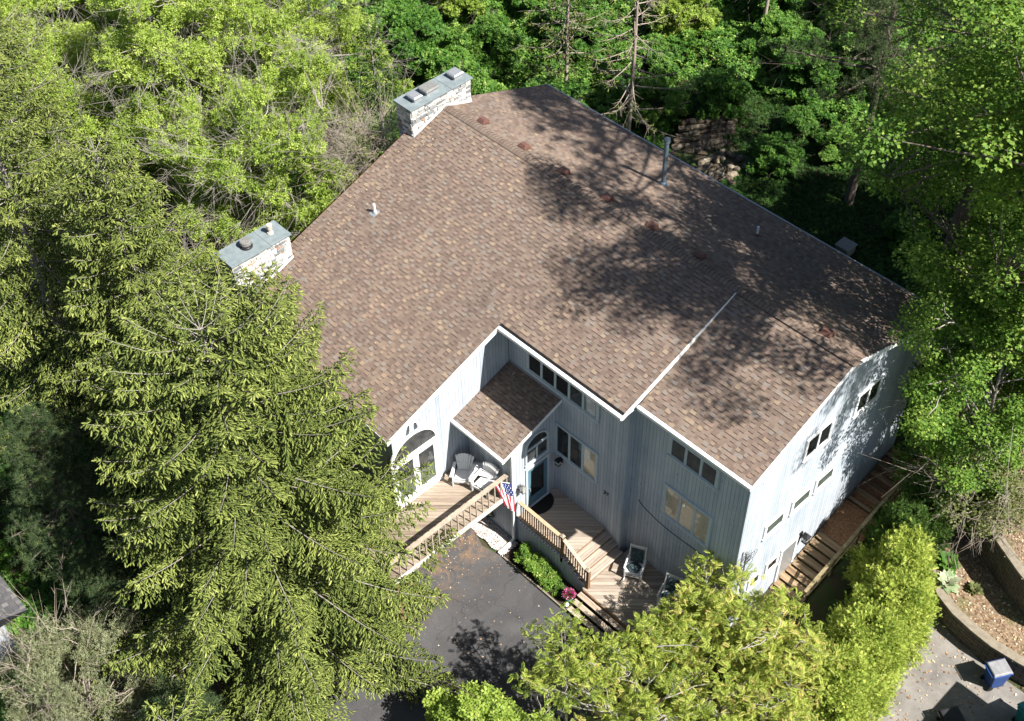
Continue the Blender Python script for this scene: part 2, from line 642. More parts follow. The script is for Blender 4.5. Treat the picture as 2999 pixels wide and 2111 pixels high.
structure(np_mesh('ground', np.stack([GX.ravel(), GY.ravel(), GZ.ravel()], 1), F, M['ground'], smooth=True))

def m_asphalt():
    m, nt, b, out = mat('old asphalt')
    fine = noise(nt, 60, 4, .75)
    big = noise(nt, .55, 5, .6, None, .5)
    r = ramp(nt, [(.3, (.045, .045, .048)), (.55, (.075, .074, .075)), (.75, (.115, .112, .11))], fine)
    r2 = ramp(nt, [(.35, (.78, .78, .80)), (.7, (1.3, 1.29, 1.28))], big)
    col = mixc(nt, 1.0, r.outputs[0], r2.outputs[0], 'MULTIPLY')
    # rusty leaf stains toward the garage end
    g = nt.nodes.new('ShaderNodeNewGeometry')
    s = nt.nodes.new('ShaderNodeSeparateXYZ')
    nt.links.new(g.outputs['Position'], s.inputs[0])
    zone = math_n(nt, 'MULTIPLY', math_n(nt, 'SUBTRACT', 11.4, s.outputs[0]), .5, True)
    st = ramp(nt, [(.46, (0, 0, 0)), (.62, (1, 1, 1))], noise(nt, 1.7, 5, .75, scaled_pos(nt, (1.2, 1.2, 1)), .8))
    fac = math_n(nt, 'MULTIPLY', zone, st.outputs[0])
    fac = math_n(nt, 'MULTIPLY', fac, .75)
    col = mixc(nt, fac, col, (.24, .15, .085))
    # pale specks of fallen petals
    vo = nd(nt, 'ShaderNodeTexVoronoi')
    vo.inputs['Scale'].default_value = 7
    nt.links.new(g.outputs['Position'], vo.inputs['Vector'])
    sp = ramp(nt, [(.05, (1, 1, 1)), (.09, (0, 0, 0))], vo.outputs['Distance'])
    wn2 = math_n(nt, 'GREATER_THAN', noise(nt, 5, 2, .5), .54)
    col = mixc(nt, math_n(nt, 'MULTIPLY', math_n(nt, 'MULTIPLY', sp.outputs[0], wn2), .8), col, (.30, .24, .16))
    # hairline cracks
    vc = nd(nt, 'ShaderNodeTexVoronoi', feature='DISTANCE_TO_EDGE')
    vc.inputs['Scale'].default_value = .32
    wv = nt.nodes.new('ShaderNodeVectorMath'); wv.operation = 'ADD'
    nn = nt.nodes.new('ShaderNodeTexNoise'); nn.inputs['Scale'].default_value = 1.5
    nt.links.new(g.outputs['Position'], nn.inputs['Vector'])
    nt.links.new(g.outputs['Position'], wv.inputs[0]); nt.links.new(nn.outputs['Color'], wv.inputs[1])
    nt.links.new(wv.outputs[0], vc.inputs['Vector'])
    ck = ramp(nt, [(.0, (1, 1, 1)), (.006, (0, 0, 0))], vc.outputs['Distance'])
    col = mixc(nt, math_n(nt, 'MULTIPLY', ck.outputs[0], .5), col, (.018, .018, .018))
    nt.links.new(col, b.inputs['Base Color'])
    b.inputs['Roughness'].default_value = .85
    bump(nt, b, fine, .5, .012)
    return m
M['asphalt'] = m_asphalt()
def sheet(name, pts, z, m, thick=0):
    """flat polygon, optionally with sides"""
    mb = MB()
    top = [(p[0], p[1], (p[2] if len(p) > 2 else z)) for p in pts]
    mb.poly(top)
    if thick:
        n = len(top)
        for i in range(n):
            a, b = top[i], top[(i + 1) % n]
            mb.poly([b, a, (a[0], a[1], a[2] - thick), (b[0], b[1], b[2] - thick)])
    return mb.build(name, m)
structure(sheet('driveway', [(3.5, -34), (18.5, -34), (18.5, -8.2), (15.9, -7.42), (14.1, -7.34), (10.75, -7.34), (10.0, -7.5), (9.3, -7.25), (8.4, -6.9), (8.3, -10.2), (3.5, -10.4)], .012, M['asphalt'], .1))

# ------------------------------------------------------------ house
house = thing('house', 'large weathered grey white board house under a brown shingle roof with a blue front door', 'house', (10, 0, 0))
R0, MF, MBK = 10.74, .356, .35
XR = 18.78          # right gable rake
XM, XW = 14.32, 8.81  # right edge of middle eave, right edge of wing
YW, YM, YR, YB = -10.20, -5.23, -4.52, 5.67
MR = (R0 - 8.85) / 4.52
zf = lambda y: R0 + MF * y
zr = lambda y: R0 + MR * y
zb = lambda y: R0 - MBK * y
WX, BX, MY, RY, GX_ = 8.38, 10.66, -4.43, -4.05, 18.48   # wing wall, entry block wall, middle wall, right wall, gable wall
SID = M['siding']

def wallpoly(name, pts, n):
    """thick wall: polygon extruded backwards by .14 against normal n"""
    mb = MB()
    n = Vector(n)
    fr = [Vector(p) for p in pts]
    bk = [p - n * .14 for p in fr]
    mb.poly(fr)
    mb.poly(bk[::-1])
    k = len(fr)
    for i in range(k):
        mb.poly([fr[i], bk[i], bk[(i + 1) % k], fr[(i + 1) % k]])
    return mb.build(name, SID, house)
# openings are built as shallow boxes standing 20 mm proud, with glass set back in their frames
wallpoly('wall', [(WX, -9.75, -.2), (WX, MY - .01, -.2), (WX, MY - .01, zf(MY) - .16), (WX, -9.75, zf(-9.75) - .16)], (1, 0, 0))
wallpoly('wall', [(WX - .141, -9.75, -.2), (.35, -9.75, -.2), (.35, -9.75, zf(-9.75) - .16), (WX - .141, -9.75, zf(-9.75) - .16)][::-1], (0, -1, 0))
wallpoly('wall', [(.35, 5.25, -.2), (.35, -9.6, -.2), (.35, -9.6, zf(-9.6) - .17), (.35, 0, R0 - .17), (.35, 5.25, zb(5.25) - .17)], (-1, 0, 0))
wallpoly('wall', [(WX + .001, MY, -.2), (13.88, MY, -.2), (13.88, MY, zf(MY) - .16), (WX + .001, MY, zf(MY) - .16)], (0, -1, 0))
wallpoly('wall', [(13.88, MY + .141, -.2), (13.88, RY - .001, -.2), (13.88, RY - .001, zf(RY) - .20), (13.88, MY + .141, zf(MY) - .20)], (1, 0, 0))
wallpoly('wall', [(13.741, RY, -.2), (GX_, RY, -.2), (GX_, RY, zr(RY) - .16), (13.741, RY, zr(RY) - .16)], (0, -1, 0))
wallpoly('wall', [(GX_, RY + .141, -.6), (GX_, 5.25, -.6), (GX_, 5.25, zb(5.25) - .17), (GX_, 0, R0 - .19), (GX_, RY + .141, zr(RY) - .19)], (1, 0, 0))
wallpoly('wall', [(GX_ - .141, 5.25, -.2), (.49, 5.25, -.2), (.49, 5.25, zb(5.25) - .17), (GX_ - .141, 5.25, zb(5.25) - .17)], (0, 1, 0))
# entry block
def shed_z(y): return 5.40 + (y + 7.12) * (6.31 - 5.40) / (7.12 - 4.43)
wallpoly('wall', [(BX, -6.5, -.2), (BX, MY - .001, -.2), (BX, MY - .001, shed_z(MY) - .15), (BX, -6.5, shed_z(-6.5) - .15)], (1, 0, 0))
wallpoly('wall', [(WX + .001, -6.5, -.2), (BX - .141, -6.5, -.2), (BX - .141, -6.5, shed_z(-6.5) - .15), (WX + .001, -6.5, shed_z(-6.5) - .15)], (0, -1, 0))

# corner boards
for (x, y, z1) in ((13.89, MY - .012, zf(MY) - .25), (GX_ + .012, RY - .012, zr(RY) - .2), (BX + .012, -6.512, shed_z(-6.5) - .2)):
    mb = MB()
    mb.box(x - .10, x + .003, y, y + .03, 0.0, z1)
    mb.build('corner_board', M['siding'], house)
    mb = MB()
    mb.box(x - .02, x + .005, y + .031, y + .11, 0.0, z1)
    mb.build('corner_board', M['siding'], house)

# ---- shingle roofs as courses of individual laminated tabs
def shingles(name, o, ax, dn, nrm, length, wfun, seed, parent, course=.143):
    """o: top corner, ax: unit along eave, dn: unit down slope, nrm: normal, wfun(s)->(u0,u1)"""
    rg = np.random.default_rng(seed)
    o, ax, dn, nrm = (np.array(q, float) for q in (o, ax, dn, nrm))
    Q = []; T = []
    nC = int(math.ceil(length / course))
    def quad(u0, u1, s0, s1, h0, h1, t):
        Q.append([o + ax * u0 + dn * s0 + nrm * h0, o + ax * u1 + dn * s0 + nrm * h0, o + ax * u1 + dn * s1 + nrm * h1, o + ax * u0 + dn * s1 + nrm * h1])
        T.append(t)
    for c in range(nC):
        s0 = c * course
        s1 = min(length, s0 + course)
        u0, u1 = wfun(s1)
        u = u0 - rg.uniform(0, .2)
        up = rg.random() < .5
        while u < u1:
            w = rg.uniform(.12, .20)
            a, b = max(u, u0), min(u + w, u1)
            if b - a > .01:
                r = rg.random()
                t = .12 + .42 * rg.random() if r < .62 else (.56 + .16 * rg.random() if r < .78 else .72 + .28 * rg.random())
                if not up:
                    t = min(t, .12 + .5 * rg.random())
                h = .016 if up else .007
                if up:
                    quad(a, b, s0, s1 - .002, .004, h, t)
                    # butt edge and the printed dark band beneath a raised tab
                    quad(a, b, s1 - .002, s1 + .000, h, .001, .02)
                    if s1 + .022 < length:
                        quad(a + .005, b + .005, s1 + .001, s1 + .022, .0075, .0085, .05)
                else:
                    quad(a, b, s0, s1, .002, h, t)
            u += w
            up = not up if rg.random() < .85 else up
    Q = np.array(Q)
    n = len(Q)
    V = Q.reshape(-1, 3)
    F = np.arange(n * 4).reshape(n, 4)
    # keep normals facing outwards
    if np.dot(np.cross(Q[0, 1] - Q[0, 0], Q[0, 3] - Q[0, 0]), nrm) < 0:
        F = F[:, ::-1]
    return np_mesh(name, V, F, M['shingle'], np.repeat(np.array(T), 4), parent)

def slope(m, sgn):
    """sgn -1: front slope falling to -y ; +1: back"""
    k = math.sqrt(1 + m * m)
    return (0, sgn / k, -m / k), (0, sgn * m / k, 1 / k), k
dF, nF, kF = slope(MF, -1)
dR, nR, kR = slope(MR, -1)
dB, nB, kB = slope(MBK, 1)
DK = .03   # shingle datum above the roof deck
def lift(p, n): return (p[0], p[1] + n[1] * DK, p[2] + n[2] * DK)
sh = shingles('roof_shingles', lift((0, 0, R0), nF), (1, 0, 0), dF, nF, 10.20 * kF,
              lambda s: (0, XM if s <= 5.23 * kF + .02 else XW), 11, house)
shingles('roof_shingles', lift((XM + .02, 0, R0 - .02), nR), (1, 0, 0), dR, nR, 4.52 * kR, lambda s: (0, XR - XM - .02), 12, house)
shingles('roof_shingles', lift((0, 0, R0), nB), (1, 0, 0), dB, nB, 5.67 * kB, lambda s: (0, XR), 13, house)

# roof decks (solid slabs) with white fascia
def slab(mb, pts, n, t):
    """pts ccw from above; thickness t down along z"""
    mb.poly(pts)
    lo = [(p[0], p[1], p[2] - t) for p in pts]
    mb.poly(lo[::-1])
    for i in range(len(pts)):
        j = (i + 1) % len(pts)
        mb.poly([lo[i], lo[j], pts[j], pts[i]])
mb = MB()
slab(mb, [(.01, 0, R0), (.01, YW + .01, zf(YW)), (XW - .01, YW + .01, zf(YW)), (XW - .01, 0, R0)], nF, .13)
slab(mb, [(XW, 0, R0), (XW, YM + .01, zf(YM)), (XM - .01, YM + .01, zf(YM)), (XM - .01, 0, R0)], nF, .13)
slab(mb, [(XM, -.01, R0 - .03), (XM, YR + .01, zr(YR) - .01), (XR - .01, YR + .01, zr(YR) - .01), (XR - .01, -.01, R0 - .03)], nR, .13)
slab(mb, [(.01, .01, R0), (XR - .01, .01, R0), (XR - .01, YB - .01, zb(YB)), (.01, YB - .01, zb(YB))], nB, .13)
mb.build('roof_deck', M['dark'], house)
mb = MB()
FH = .17
def board(a, b, out, h=FH, t=.025, top=.035):
    """vertical fascia board from a to b, outward dir"""
    a = Vector(a); b = Vector(b); o = Vector(out)
    q = []
    for zz in (top - h, top):
        q += [a + Vector((0, 0, zz)), b + Vector((0, 0, zz)), b + o * t + Vector((0, 0, zz)), a + o * t + Vector((0, 0, zz))]
    mb.hexa(q)
board((XW, YW, zf(YW)), (XW, YM - .03, zf(YM - .03)), (1, 0, 0), .20)
board((0, YW, zf(YW)), (XW + .025, YW, zf(YW)), (0, -1, 0), .2)
board((XW + .025, YM, zf(YM)), (XM + .02, YM, zf(YM)), (0, -1, 0), .20)
board((XM, YM, zf(YM)), (XM, -.02, R0 - .002), (1, 0, 0), .20)
board((XM + .03, YR, zr(YR)), (XR + .02, YR, zr(YR)), (0, -1, 0), .20)
board((XR, YR, zr(YR)), (XR, 0, R0), (1, 0, 0), .17)
board((XR, .003, R0), (XR, YB, zb(YB)), (1, 0, 0), .17)
board((XR + .02, YB, zb(YB)), (0, YB, zb(YB)), (0, 1, 0), .16)
mb.build('fascia', M['trim'], house)
mb = MB()
board((0, YB, zb(YB)), (0, .003, R0), (-1, 0, 0), .17, top=.03)
board((0, -.003, R0), (0, YW, zf(YW)), (-1, 0, 0), .17, top=.03)
mb.build('fascia', M['post'], house)
mb = MB()   # soffits
mb.box(XW + .01, XM - .03, YM + .03, MY - .01, zf(YM) - .19, zf(YM) - .165)
mb.box(XM + .03, XR - .03, YR + .03, RY - .01, zr(YR) - .19, zr(YR) - .165)
mb.build('soffit', M['trimgray'], house)
# metal drip edge along the back eave
mb = MB()
mb.bar((0, YB + .02, zb(YB) + .05), (XR, YB + .02, zb(YB) + .05), .05, .02)
mb.build('drip_edge', M['steel'], house)

# white metal drip edge and shallow gutter along the front eaves
for (x0, x1, y, z) in ((XW + .03, XM + .02, YM, zf(YM)), (XM + .03, XR + .02, YR, zr(YR)), (WX + .01, 10.96, -7.12, shed_z(-7.12))):
    mb = MB()
    mb.hexa([(x0, y - .10, z - .12), (x1, y - .10, z - .12), (x1, y - .026, z - .12), (x0, y - .026, z - .12), (x0, y - .12, z + .02), (x1, y - .12, z + .02), (x1, y - .026, z + .034), (x0, y - .026, z + .034)])
    mb.build('gutter', M['trim'], house)

# ridge caps
V = []; F = []; T = []
rg = np.random.default_rng(4)
x = .1
while x < XR - .05:
    L = .20
    t = .2 + .35 * rg.random()
    k = len(V)
    for (xx, hh) in ((x, .012), (x + L, .040)):
        for (yy, zz) in ((-.17, -.062), (-.07, -.012), (0, .012), (.07, -.012), (.17, -.060)):
            V.append((xx, yy, R0 + DK + zz + hh + .006)); T.append(t)
    for j in range(4):
        F.append((k + j, k + j + 1, k + 6 + j, k + 5 + j)[::-1])
    k2 = len(V)
    for (yy, zz) in ((-.17, -.062), (-.07, -.012), (0, .012), (.07, -.012), (.17, -.060)):
        V.append((x + L + .002, yy, R0 + DK + zz + .046)); T.append(.03)
        V.append((x + L + .002, yy, R0 + DK + zz - .004)); T.append(.03)
    for j in range(4):
        F.append((k2 + 2 * j, k2 + 2 * j + 2, k2 + 2 * j + 3, k2 + 2 * j + 1))
    x += .143
np_mesh('ridge_cap', np.array(V), np.array(F), M['shingle'], np.array(T), house)

# entry shed roof
yA, yD = -7.12, MY + .01
kS = math.sqrt(1 + ((6.31 - 5.40) / 2.69) ** 2)
mS = (6.31 - 5.40) / 2.69
dS = (0, -1 / kS, -mS / kS); nS = (0, -mS / kS, 1 / kS)
sp = shingles('entry_roof_shingles', lift((WX + .01, MY - .005, shed_z(MY)), nS), (1, 0, 0), dS, nS, (7.12 - 4.435) * kS, lambda s: (0, 10.94 - WX - .01), 15, house)
mb = MB()
slab(mb, [(WX + .005, MY - .005, shed_z(MY)), (WX + .005, -7.11, shed_z(-7.11)), (10.93, -7.11, shed_z(-7.11)), (10.93, MY - .005, shed_z(MY))], nS, .10)
mb.build('entry_roof_deck', M['dark'], house)
mb = MB()
board((WX + .005, -7.12, shed_z(-7.12)), (10.965, -7.12, shed_z(-7.12)), (0, -1, 0), .16)
board((10.94, -7.12, shed_z(-7.12)), (10.94, MY - .01, shed_z(MY)), (1, 0, 0), .13)
mb.build('entry_fascia', M['trim'], house)
# flashing where the entry roof meets the middle wall
mb = MB()
mb.bar((WX + .02, MY - .03, shed_z(MY) + .085), (10.92, MY - .03, shed_z(MY) + .085), .05, .03)
mb.build('flashing', M['steel'], house)

# ---- windows.  plane 'x' (faces +x) or 'y' (faces -y)
def win(axis, pos, a0, a1, z0, z1, n=1, tr=.07, trim='trimgray', back='room', wide=.02, sill=True, label=None, backs=None):
    def bx(mb, u0, u1, d0, d1, w0, w1):
        if axis == 'y':
            mb.box(u0, u1, pos - d1, pos - d0, w0, w1)
        else:
            mb.box(pos + d0, pos + d1, u0, u1, w0, w1)
    f = MB()
    # outer casing: jambs between head and sill
    bx(f, a0 - tr, a0, .001, .05, z0 + .001, z1 - .001)
    bx(f, a1, a1 + tr, .001, .05, z0 + .001, z1 - .001)
    bx(f, a0 - tr, a1 + tr, .001, .055, z1, z1 + tr)
    bx(f, a0 - tr - wide, a1 + tr + wide, .001, .075 if sill else .055, z0 - tr, z0)
    root = f.build('window', M[trim], house)
    if label:
        root['label'] = label
    s = MB()
    w = (a1 - a0) / n
    for i in range(n):
        u0, u1 = a0 + i * w + .002, a0 + (i + 1) * w - .002
        e = .045
        bx(s, u0, u0 + e, .004, .042, z0 + .002, z1 - .002)
        bx(s, u1 - e, u1, .004, .042, z0 + .002, z1 - .002)
        bx(s, u0 + e, u1 - e, .004, .040, z1 - .002 - e, z1 - .002)
        bx(s, u0 + e, u1 - e, .004, .040, z0 + .002, z0 + .002 + e)
    s.build('sash', M[trim], root)
    for i in range(n):
        u0, u1 = a0 + i * w + .045, a0 + (i + 1) * w - .045
        g = MB()
        bx(g, u0, u1, .026, .030, z0 + .045, z1 - .045)
        g.build('pane', M['glass'], root)
        c = MB()
        bk = (backs[i] if backs else back)
        bx(c, u0, u1, .003, .008, z0 + .045, z1 - .045)
        c.build('curtain' if bk in ('curtain', 'blind') else 'dark_backing', M[bk], root)
    return root
win('y', MY, 9.36, 12.60, 6.66, 7.52, 5, label='long strip window of five panes under the middle eave', backs=['dark', 'dark', 'dark', 'room', 'curtain'])
win('y', MY, 10.74, 12.66, 3.50, 4.95, 3, label='three pane window beside the blue front door', backs=['dark', 'room', 'blind'])
win('y', RY, 15.40, 17.26, 7.02, 7.88, 3, label='three pane strip window under the right eave', backs=['room', 'room', 'room'])
win('y', RY, 15.40, 17.26, 3.95, 5.45, 3, label='three pane window with tan patterned drapes', back='blind')
for i, y in enumerate((-2.68, -1.27, .0)):
    win('x', GX_, y, y + .93, 4.25, 4.85, 1, tr=.09, trim='trim', back='pale', label=['gable window nearest the front corner', 'middle one of three low gable windows', 'gable window farthest from the front corner'][i])
win('x', GX_, -1.26, .0, 7.02, 7.95, 2, tr=.08, trim='trim', back='dark', label='upper pair of gable windows nearer the front')
win('x', GX_, 1.38, 2.62, 7.02, 7.95, 2, tr=.08, trim='trim', back='dark', label='upper pair of gable windows nearer the back')
win('x', GX_, -3.02, -2.50, 1.6, 2.12, 1, tr=.08, trim='trim', back='room', label='small gable window low by the front corner')
win('x', GX_, -2.08, -1.52, 1.6, 2.12, 1, tr=.08, trim='trim', back='dark', label='small gable window beside the side door')

def arch(mb, yc, zc, r0, r1, ry, x0, x1, n=18):
    """half ring, radii r (vertical scale ry) facing +x"""
    for i in range(n):
        a, b = math.pi * i / n, math.pi * (i + 1) / n
        def P(r, t, x): return (x, yc - r * math.cos(t), zc + r * ry * math.sin(t))
        mb.hexa([P(r0, a, x0), P(r1, a, x0), P(r1, a, x1), P(r0, a, x1), P(r0, b, x0), P(r1, b, x0), P(r1, b, x1), P(r0, b, x1)])
def halfdisc(mb, yc, zc, r, ry, x, n=18):
    mb.poly([(x, yc - r * math.cos(math.pi * i / n), zc + r * ry * math.sin(math.pi * i / n)) for i in range(n + 1)][::-1])

# french door with half round light on the wing wall
X = WX
f = MB()
f.box(X + .001, X + .06, -9.93, -9.80, 2.92, 5.07)
f.box(X + .001, X + .06, -7.96, -7.83, 2.92, 5.07)
f.box(X + .001, X + .065, -9.93, -7.83, 5.071, 5.22)
f.box(X + .001, X + .10, -9.95, -7.81, 2.86, 2.919)
arch(f, -8.88, 5.221, .92, 1.06, .93, X + .001, X + .06)
fd = f.build('french_door', M['trim'], house)
for (y0, y1) in ((-9.795, -8.885), (-8.875, -7.965)):
    d = MB()
    d.box(X + .003, X + .045, y0, y0 + .12, 2.93, 5.06)
    d.box(X + .003, X + .045, y1 - .12, y1, 2.93, 5.06)
    d.box(X + .003, X + .043, y0 + .12, y1 - .12, 4.94, 5.06)
    d.box(X + .003, X + .043, y0 + .12, y1 - .12, 2.93, 3.18)
    d.build('door_leaf', M['trim'], fd)
    g = MB(); g.box(X + .022, X + .026, y0 + .12, y1 - .12, 3.18, 4.94); g.build('pane', M['glass'], fd)
    g = MB(); g.box(X + .004, X + .009, y0 + .12, y1 - .12, 3.95, 4.94); g.build('dark_backing', M['room'], fd)
    g = MB(); g.box(X + .004, X + .009, y0 + .12, y1 - .12, 3.18, 3.95); g.build('sofa_back', M['pale'], fd)
g = MB()
halfdisc(g, -8.88, 5.222, .92, .93, X + .008); g.build('dark_backing', M['room'], fd)
g = MB(); halfdisc(g, -8.88, 5.222, .92, .93, X + .03); g.build('pane', M['glass'], fd)
g = MB(); g.box(X + .05, X + .11, -8.93, -8.905, 3.95, 4.10); g.build('handle', M['steel'], fd)

# front door in the entry block
X = BX
f = MB()
f.box(X + .001, X + .055, -5.91, -5.82, 1.36, 3.50)
f.box(X + .001, X + .055, -4.86, -4.77, 1.36, 3.50)
f.box(X + .001, X + .06, -5.91, -4.77, 3.501, 3.60)
f.box(X + .001, X + .09, -5.91, -4.77, 1.352, 1.40)
dr = f.build('door', M['trimgray'], house)
dr['label'] = 'blue glazed front door in a grey frame'
d = MB()
d.box(X + .003, X + .04, -5.815, -5.67, 1.42, 3.49)
d.box(X + .003, X + .04, -5.01, -4.865, 1.42, 3.49)
d.box(X + .003, X + .038, -5.67, -5.01, 3.34, 3.49)
d.box(X + .003, X + .038, -5.67, -5.01, 1.42, 1.85)
d.build('door_leaf', M['door'], dr)
g = MB(); g.box(X + .02, X + .024, -5.67, -5.01, 1.85, 3.34); g.build('pane', M['glass'], dr)
g = MB(); g.box(X + .004, X + .008, -5.67, -5.01, 1.85, 3.34); g.build('dark_backing', M['dark'], dr)
g = MB(); g.box(X + .045, X + .10, -5.76, -5.73, 2.30, 2.45); g.build('handle', M['steel'], dr)
# arched window over it
f = MB()
yc = -5.36
f.box(X + .001, X + .06, -5.93, -5.85, 3.86, 4.60)
f.box(X + .001, X + .06, -4.87, -4.79, 3.86, 4.60)
f.box(X + .001, X + .085, -5.95, -4.77, 3.78, 3.859)
f.box(X + .003, X + .05, -5.85, -4.87, 4.50, 4.60)
f.box(X + .003, X + .05, -5.39, -5.33, 3.86, 4.499)
arch(f, yc, 4.601, .49, .57, 1.0, X + .001, X + .06)
aw = f.build('arched_window', M['trimgray'], house)
for (y0, y1) in ((-5.85, -5.39), (-5.33, -4.87)):
    g = MB(); g.box(X + .02, X + .024, y0, y1, 3.86, 4.5); g.build('pane', M['glass'], aw)
    g = MB(); g.box(X + .004, X + .008, y0, y1, 3.86, 4.5); g.build('dark_backing', M['room'], aw)
g = MB(); halfdisc(g, yc, 4.602, .49, 1, X + .026); g.build('pane', M['glass'], aw)
g = MB(); halfdisc(g, yc, 4.602, .49, 1, X + .008); g.build('dark_backing', M['dark'], aw)

# side door on the gable
X = GX_
f = MB()
f.box(X + .001, X + .06, -1.36, -1.26, .0, 2.10)
f.box(X + .001, X + .06, -.50, -.40, .0, 2.10)
f.box(X + .001, X + .065, -1.36, -.40, 2.101, 2.20)
sdn = f.build('door', M['trim'], house)
sdn['label'] = 'grey side door beside the stairs on the gable wall'
g = MB(); g.box(X + .003, X + .04, -1.255, -.505, .02, 2.09); g.build('door_leaf', M['steel'], sdn)

# ---- roof vents, pipes
def roof_vent(x, y):
    z = zb(y) + DK + .02
    k = MBK
    mb = MB()
    def P(dx, dy, dz): return (x + dx, y + dy, z - k * dy + dz)
    mb.hexa([P(-.20, -.17, 0), P(.20, -.17, 0), P(.20, .20, 0), P(-.20, .20, 0), P(-.20, -.17, .012), P(.20, -.17, .012), P(.20, .20, .012), P(-.20, .20, .012)])
    o = mb.build('roof_vent', M['vent'], house)
    mb = MB()
    mb.hexa([P(-.17, -.15, .012), P(.17, -.15, .012), P(.19, .16, .012), P(-.19, .16, .012), P(-.14, -.05, .15), P(.14, -.05, .15), P(.17, .15, .17), P(-.17, .15, .17)])
    mb.build('hood', M['vent'], o, bevel=.01)
for v in ((2.02, .42), (4.17, .42), (6.18, .40), (8.25, .40), (10.3, .40), (12.36, .40), (17.37, .46)):
    roof_vent(*v)
def boot(mb, x, y, z, m, sgn):
    def P(dx, dy, dz): return (x + dx, y + dy, z + m * dy * sgn + dz)
    mb.hexa([P(-.15, -.15, 0), P(.15, -.15, 0), P(.15, .15, 0), P(-.15, .15, 0), P(-.15, -.15, .01), P(.15, -.15, .01), P(.15, .15, .01), P(-.15, .15, .01)])
# tall flue pipe on the back slope
x, y = 8.24, 3.40
z = zb(y) + DK + .015
mb = MB().use(M['pipeblue'])
mb.tube([(x, y, z - .05), (x, y, z + 1.88)], .085, 14)
mb.tube([(x, y, z + 1.80), (x, y, z + 1.84), (x, y, z + 1.98), (x, y, z + 2.0)], [.09, .115, .115, .105], 14)
mb.tube([(x, y, z - .02), (x, y, z + .10), (x, y, z + .14)], [.16, .13, .10], 14)
mb.tube([(x, y, z + 1.996), (x, y, z + 2.004)], .085, 14)
boot(mb, x, y, z, MBK, -1)
o = mb.build('flue_pipe', None, house, smooth=False)
# pvc vents
x, y = 1.70, -4.62
z = zf(y) + DK + .015
mb = MB().use(M['pvc'])
mb.tube([(x, y, z), (x, y, z + .38)], .045, 10)
mb.tube([(x, y, z + .06), (x + .05, y - .02, z + .07)], .05, 8)
mb.use(M['steel'])
boot(mb, x, y - .03, z, MF, 1)
mb.tube([(x, y, z), (x, y, z + .1)], [.085, .055], 10)
mb.build('vent_pipe', None, house)
x, y = 12.26, 3.72
z = zb(y) + DK + .015
mb = MB().use(M['pvc'])
mb.tube([(x, y, z), (x, y, z + .36)], .05, 10)
mb.use(M['vent'])
mb.tube([(x, y, z), (x, y, z + .07)], [.09, .06], 10)
boot(mb, x, y, z, MBK, -1)
mb.build('vent_pipe', None, house)

# ---- chimneys of fieldstone
def stones(mb, axis, pos, out, u0, u1, z0f, z1, rg):
    """coursed rubble on a face; z0f(u) is the lower limit"""
    zlo = min(z0f(u0), z0f(u1), z0f((u0 + u1) / 2))
    z = z1
    while z > zlo:
        h = rg.uniform(.07, .16)
        u = u0
        while u < u1 - .02:
            w = rg.uniform(.14, .38)
            e = min(u + w, u1)
            if u1 - e < .08:
                e = u1
            c = (u + e) / 2
            if z - h * .3 > z0f(c):
                zb_ = max(z - h, z0f(c) - .02)
                g = .010
                j = lambda: rg.uniform(-.012, .012)
                p = rg.uniform(.025, .05)
                pts = []
                for (d, s) in ((0, 0), (p, .012)):
                    q = [(u + g + s + j(), zb_ + g + s + j()), (e - g - s + j(), zb_ + g + s + j()), (e - g - s + j(), z - g - s + j()), (u + g + s + j(), z - g - s + j())]
                    for (a, b) in q:
                        pts.append((pos + out * d, a, b) if axis == 'x' else (a, pos + out * d, b))
                t = rg.random()
                mb.hexa(pts, tint=t)
            u = e
        z -= h
def chimney(x0, x1, y0, y1, ztop, zbase, label, seed):
    rg = random.Random(seed)
    mb = MB()
    mb.box(x0 + .04, x1 - .04, y0 + .04, y1 - .04, zbase, ztop - .001)
    ch = mb.build('chimney', M['mortar'], house)
    ch['label'] = label
    s = MB()
    roofz = lambda y: (zf(y) if y < 0 else zb(y)) + DK
    stones(s, 'x', x1 - .04, 1, y0 + .02, y1 - .02, lambda y: roofz(y) - .05, ztop - .01, rg)
    stones(s, 'x', x0 + .04, -1, y0 + .02, y1 - .02, lambda y: zbase, ztop - .01, rg)
    stones(s, 'y', y0 + .04, -1, x0 + .02, x1 - .02, lambda x: (zbase if x < .2 else roofz(y0) - .05), ztop - .01, rg)
    stones(s, 'y', y1 - .04, 1, x0 + .02, x1 - .02, lambda x: (zbase if x < .2 else roofz(y1) - .05), ztop - .01, rg)
    o = s.build('stonework', M['stone'], ch)
    c = MB()
    ym = y0 + (y1 - y0) * .655
    c.box(x0 - .05, x1 + .05, y0 - .05, ym - .008, ztop, ztop + .07)
    c.box(x0 - .05, x1 + .05, ym + .008, y1 + .05, ztop, ztop + .07)
    c.build('cap', M['bluestone'], ch, bevel=.008)
    j = MB(); j.box(x0 - .04, x1 + .04, ym - .0075, ym + .0075, ztop + .001, ztop + .068); j.build('joint', M['stone'], ch)
    # flashing strip along the roof line on the visible side
    fl = MB()
    ys = [y0 + .02] + ([0] if y0 < 0 < y1 else []) + [y1 - .02]
    for a, b in zip(ys[:-1], ys[1:]):
        fl.hexa([(x1 + .008, a, roofz(a)), (x1 + .02, a, roofz(a)), (x1 + .02, b, roofz(b)), (x1 + .008, b, roofz(b)),
                 (x1 + .008, a, roofz(a) + .11), (x1 + .02, a, roofz(a) + .11), (x1 + .02, b, roofz(b) + .11), (x1 + .008, b, roofz(b) + .11)])
    fl.build('flashing', M['trim'], ch)
    return ch
z1 = R0 + .67
ch = chimney(-.45, .44, -1.64, 1.30, z1 - .07, 6.0, 'long stone chimney over the ridge with three square flue hoods', 5)
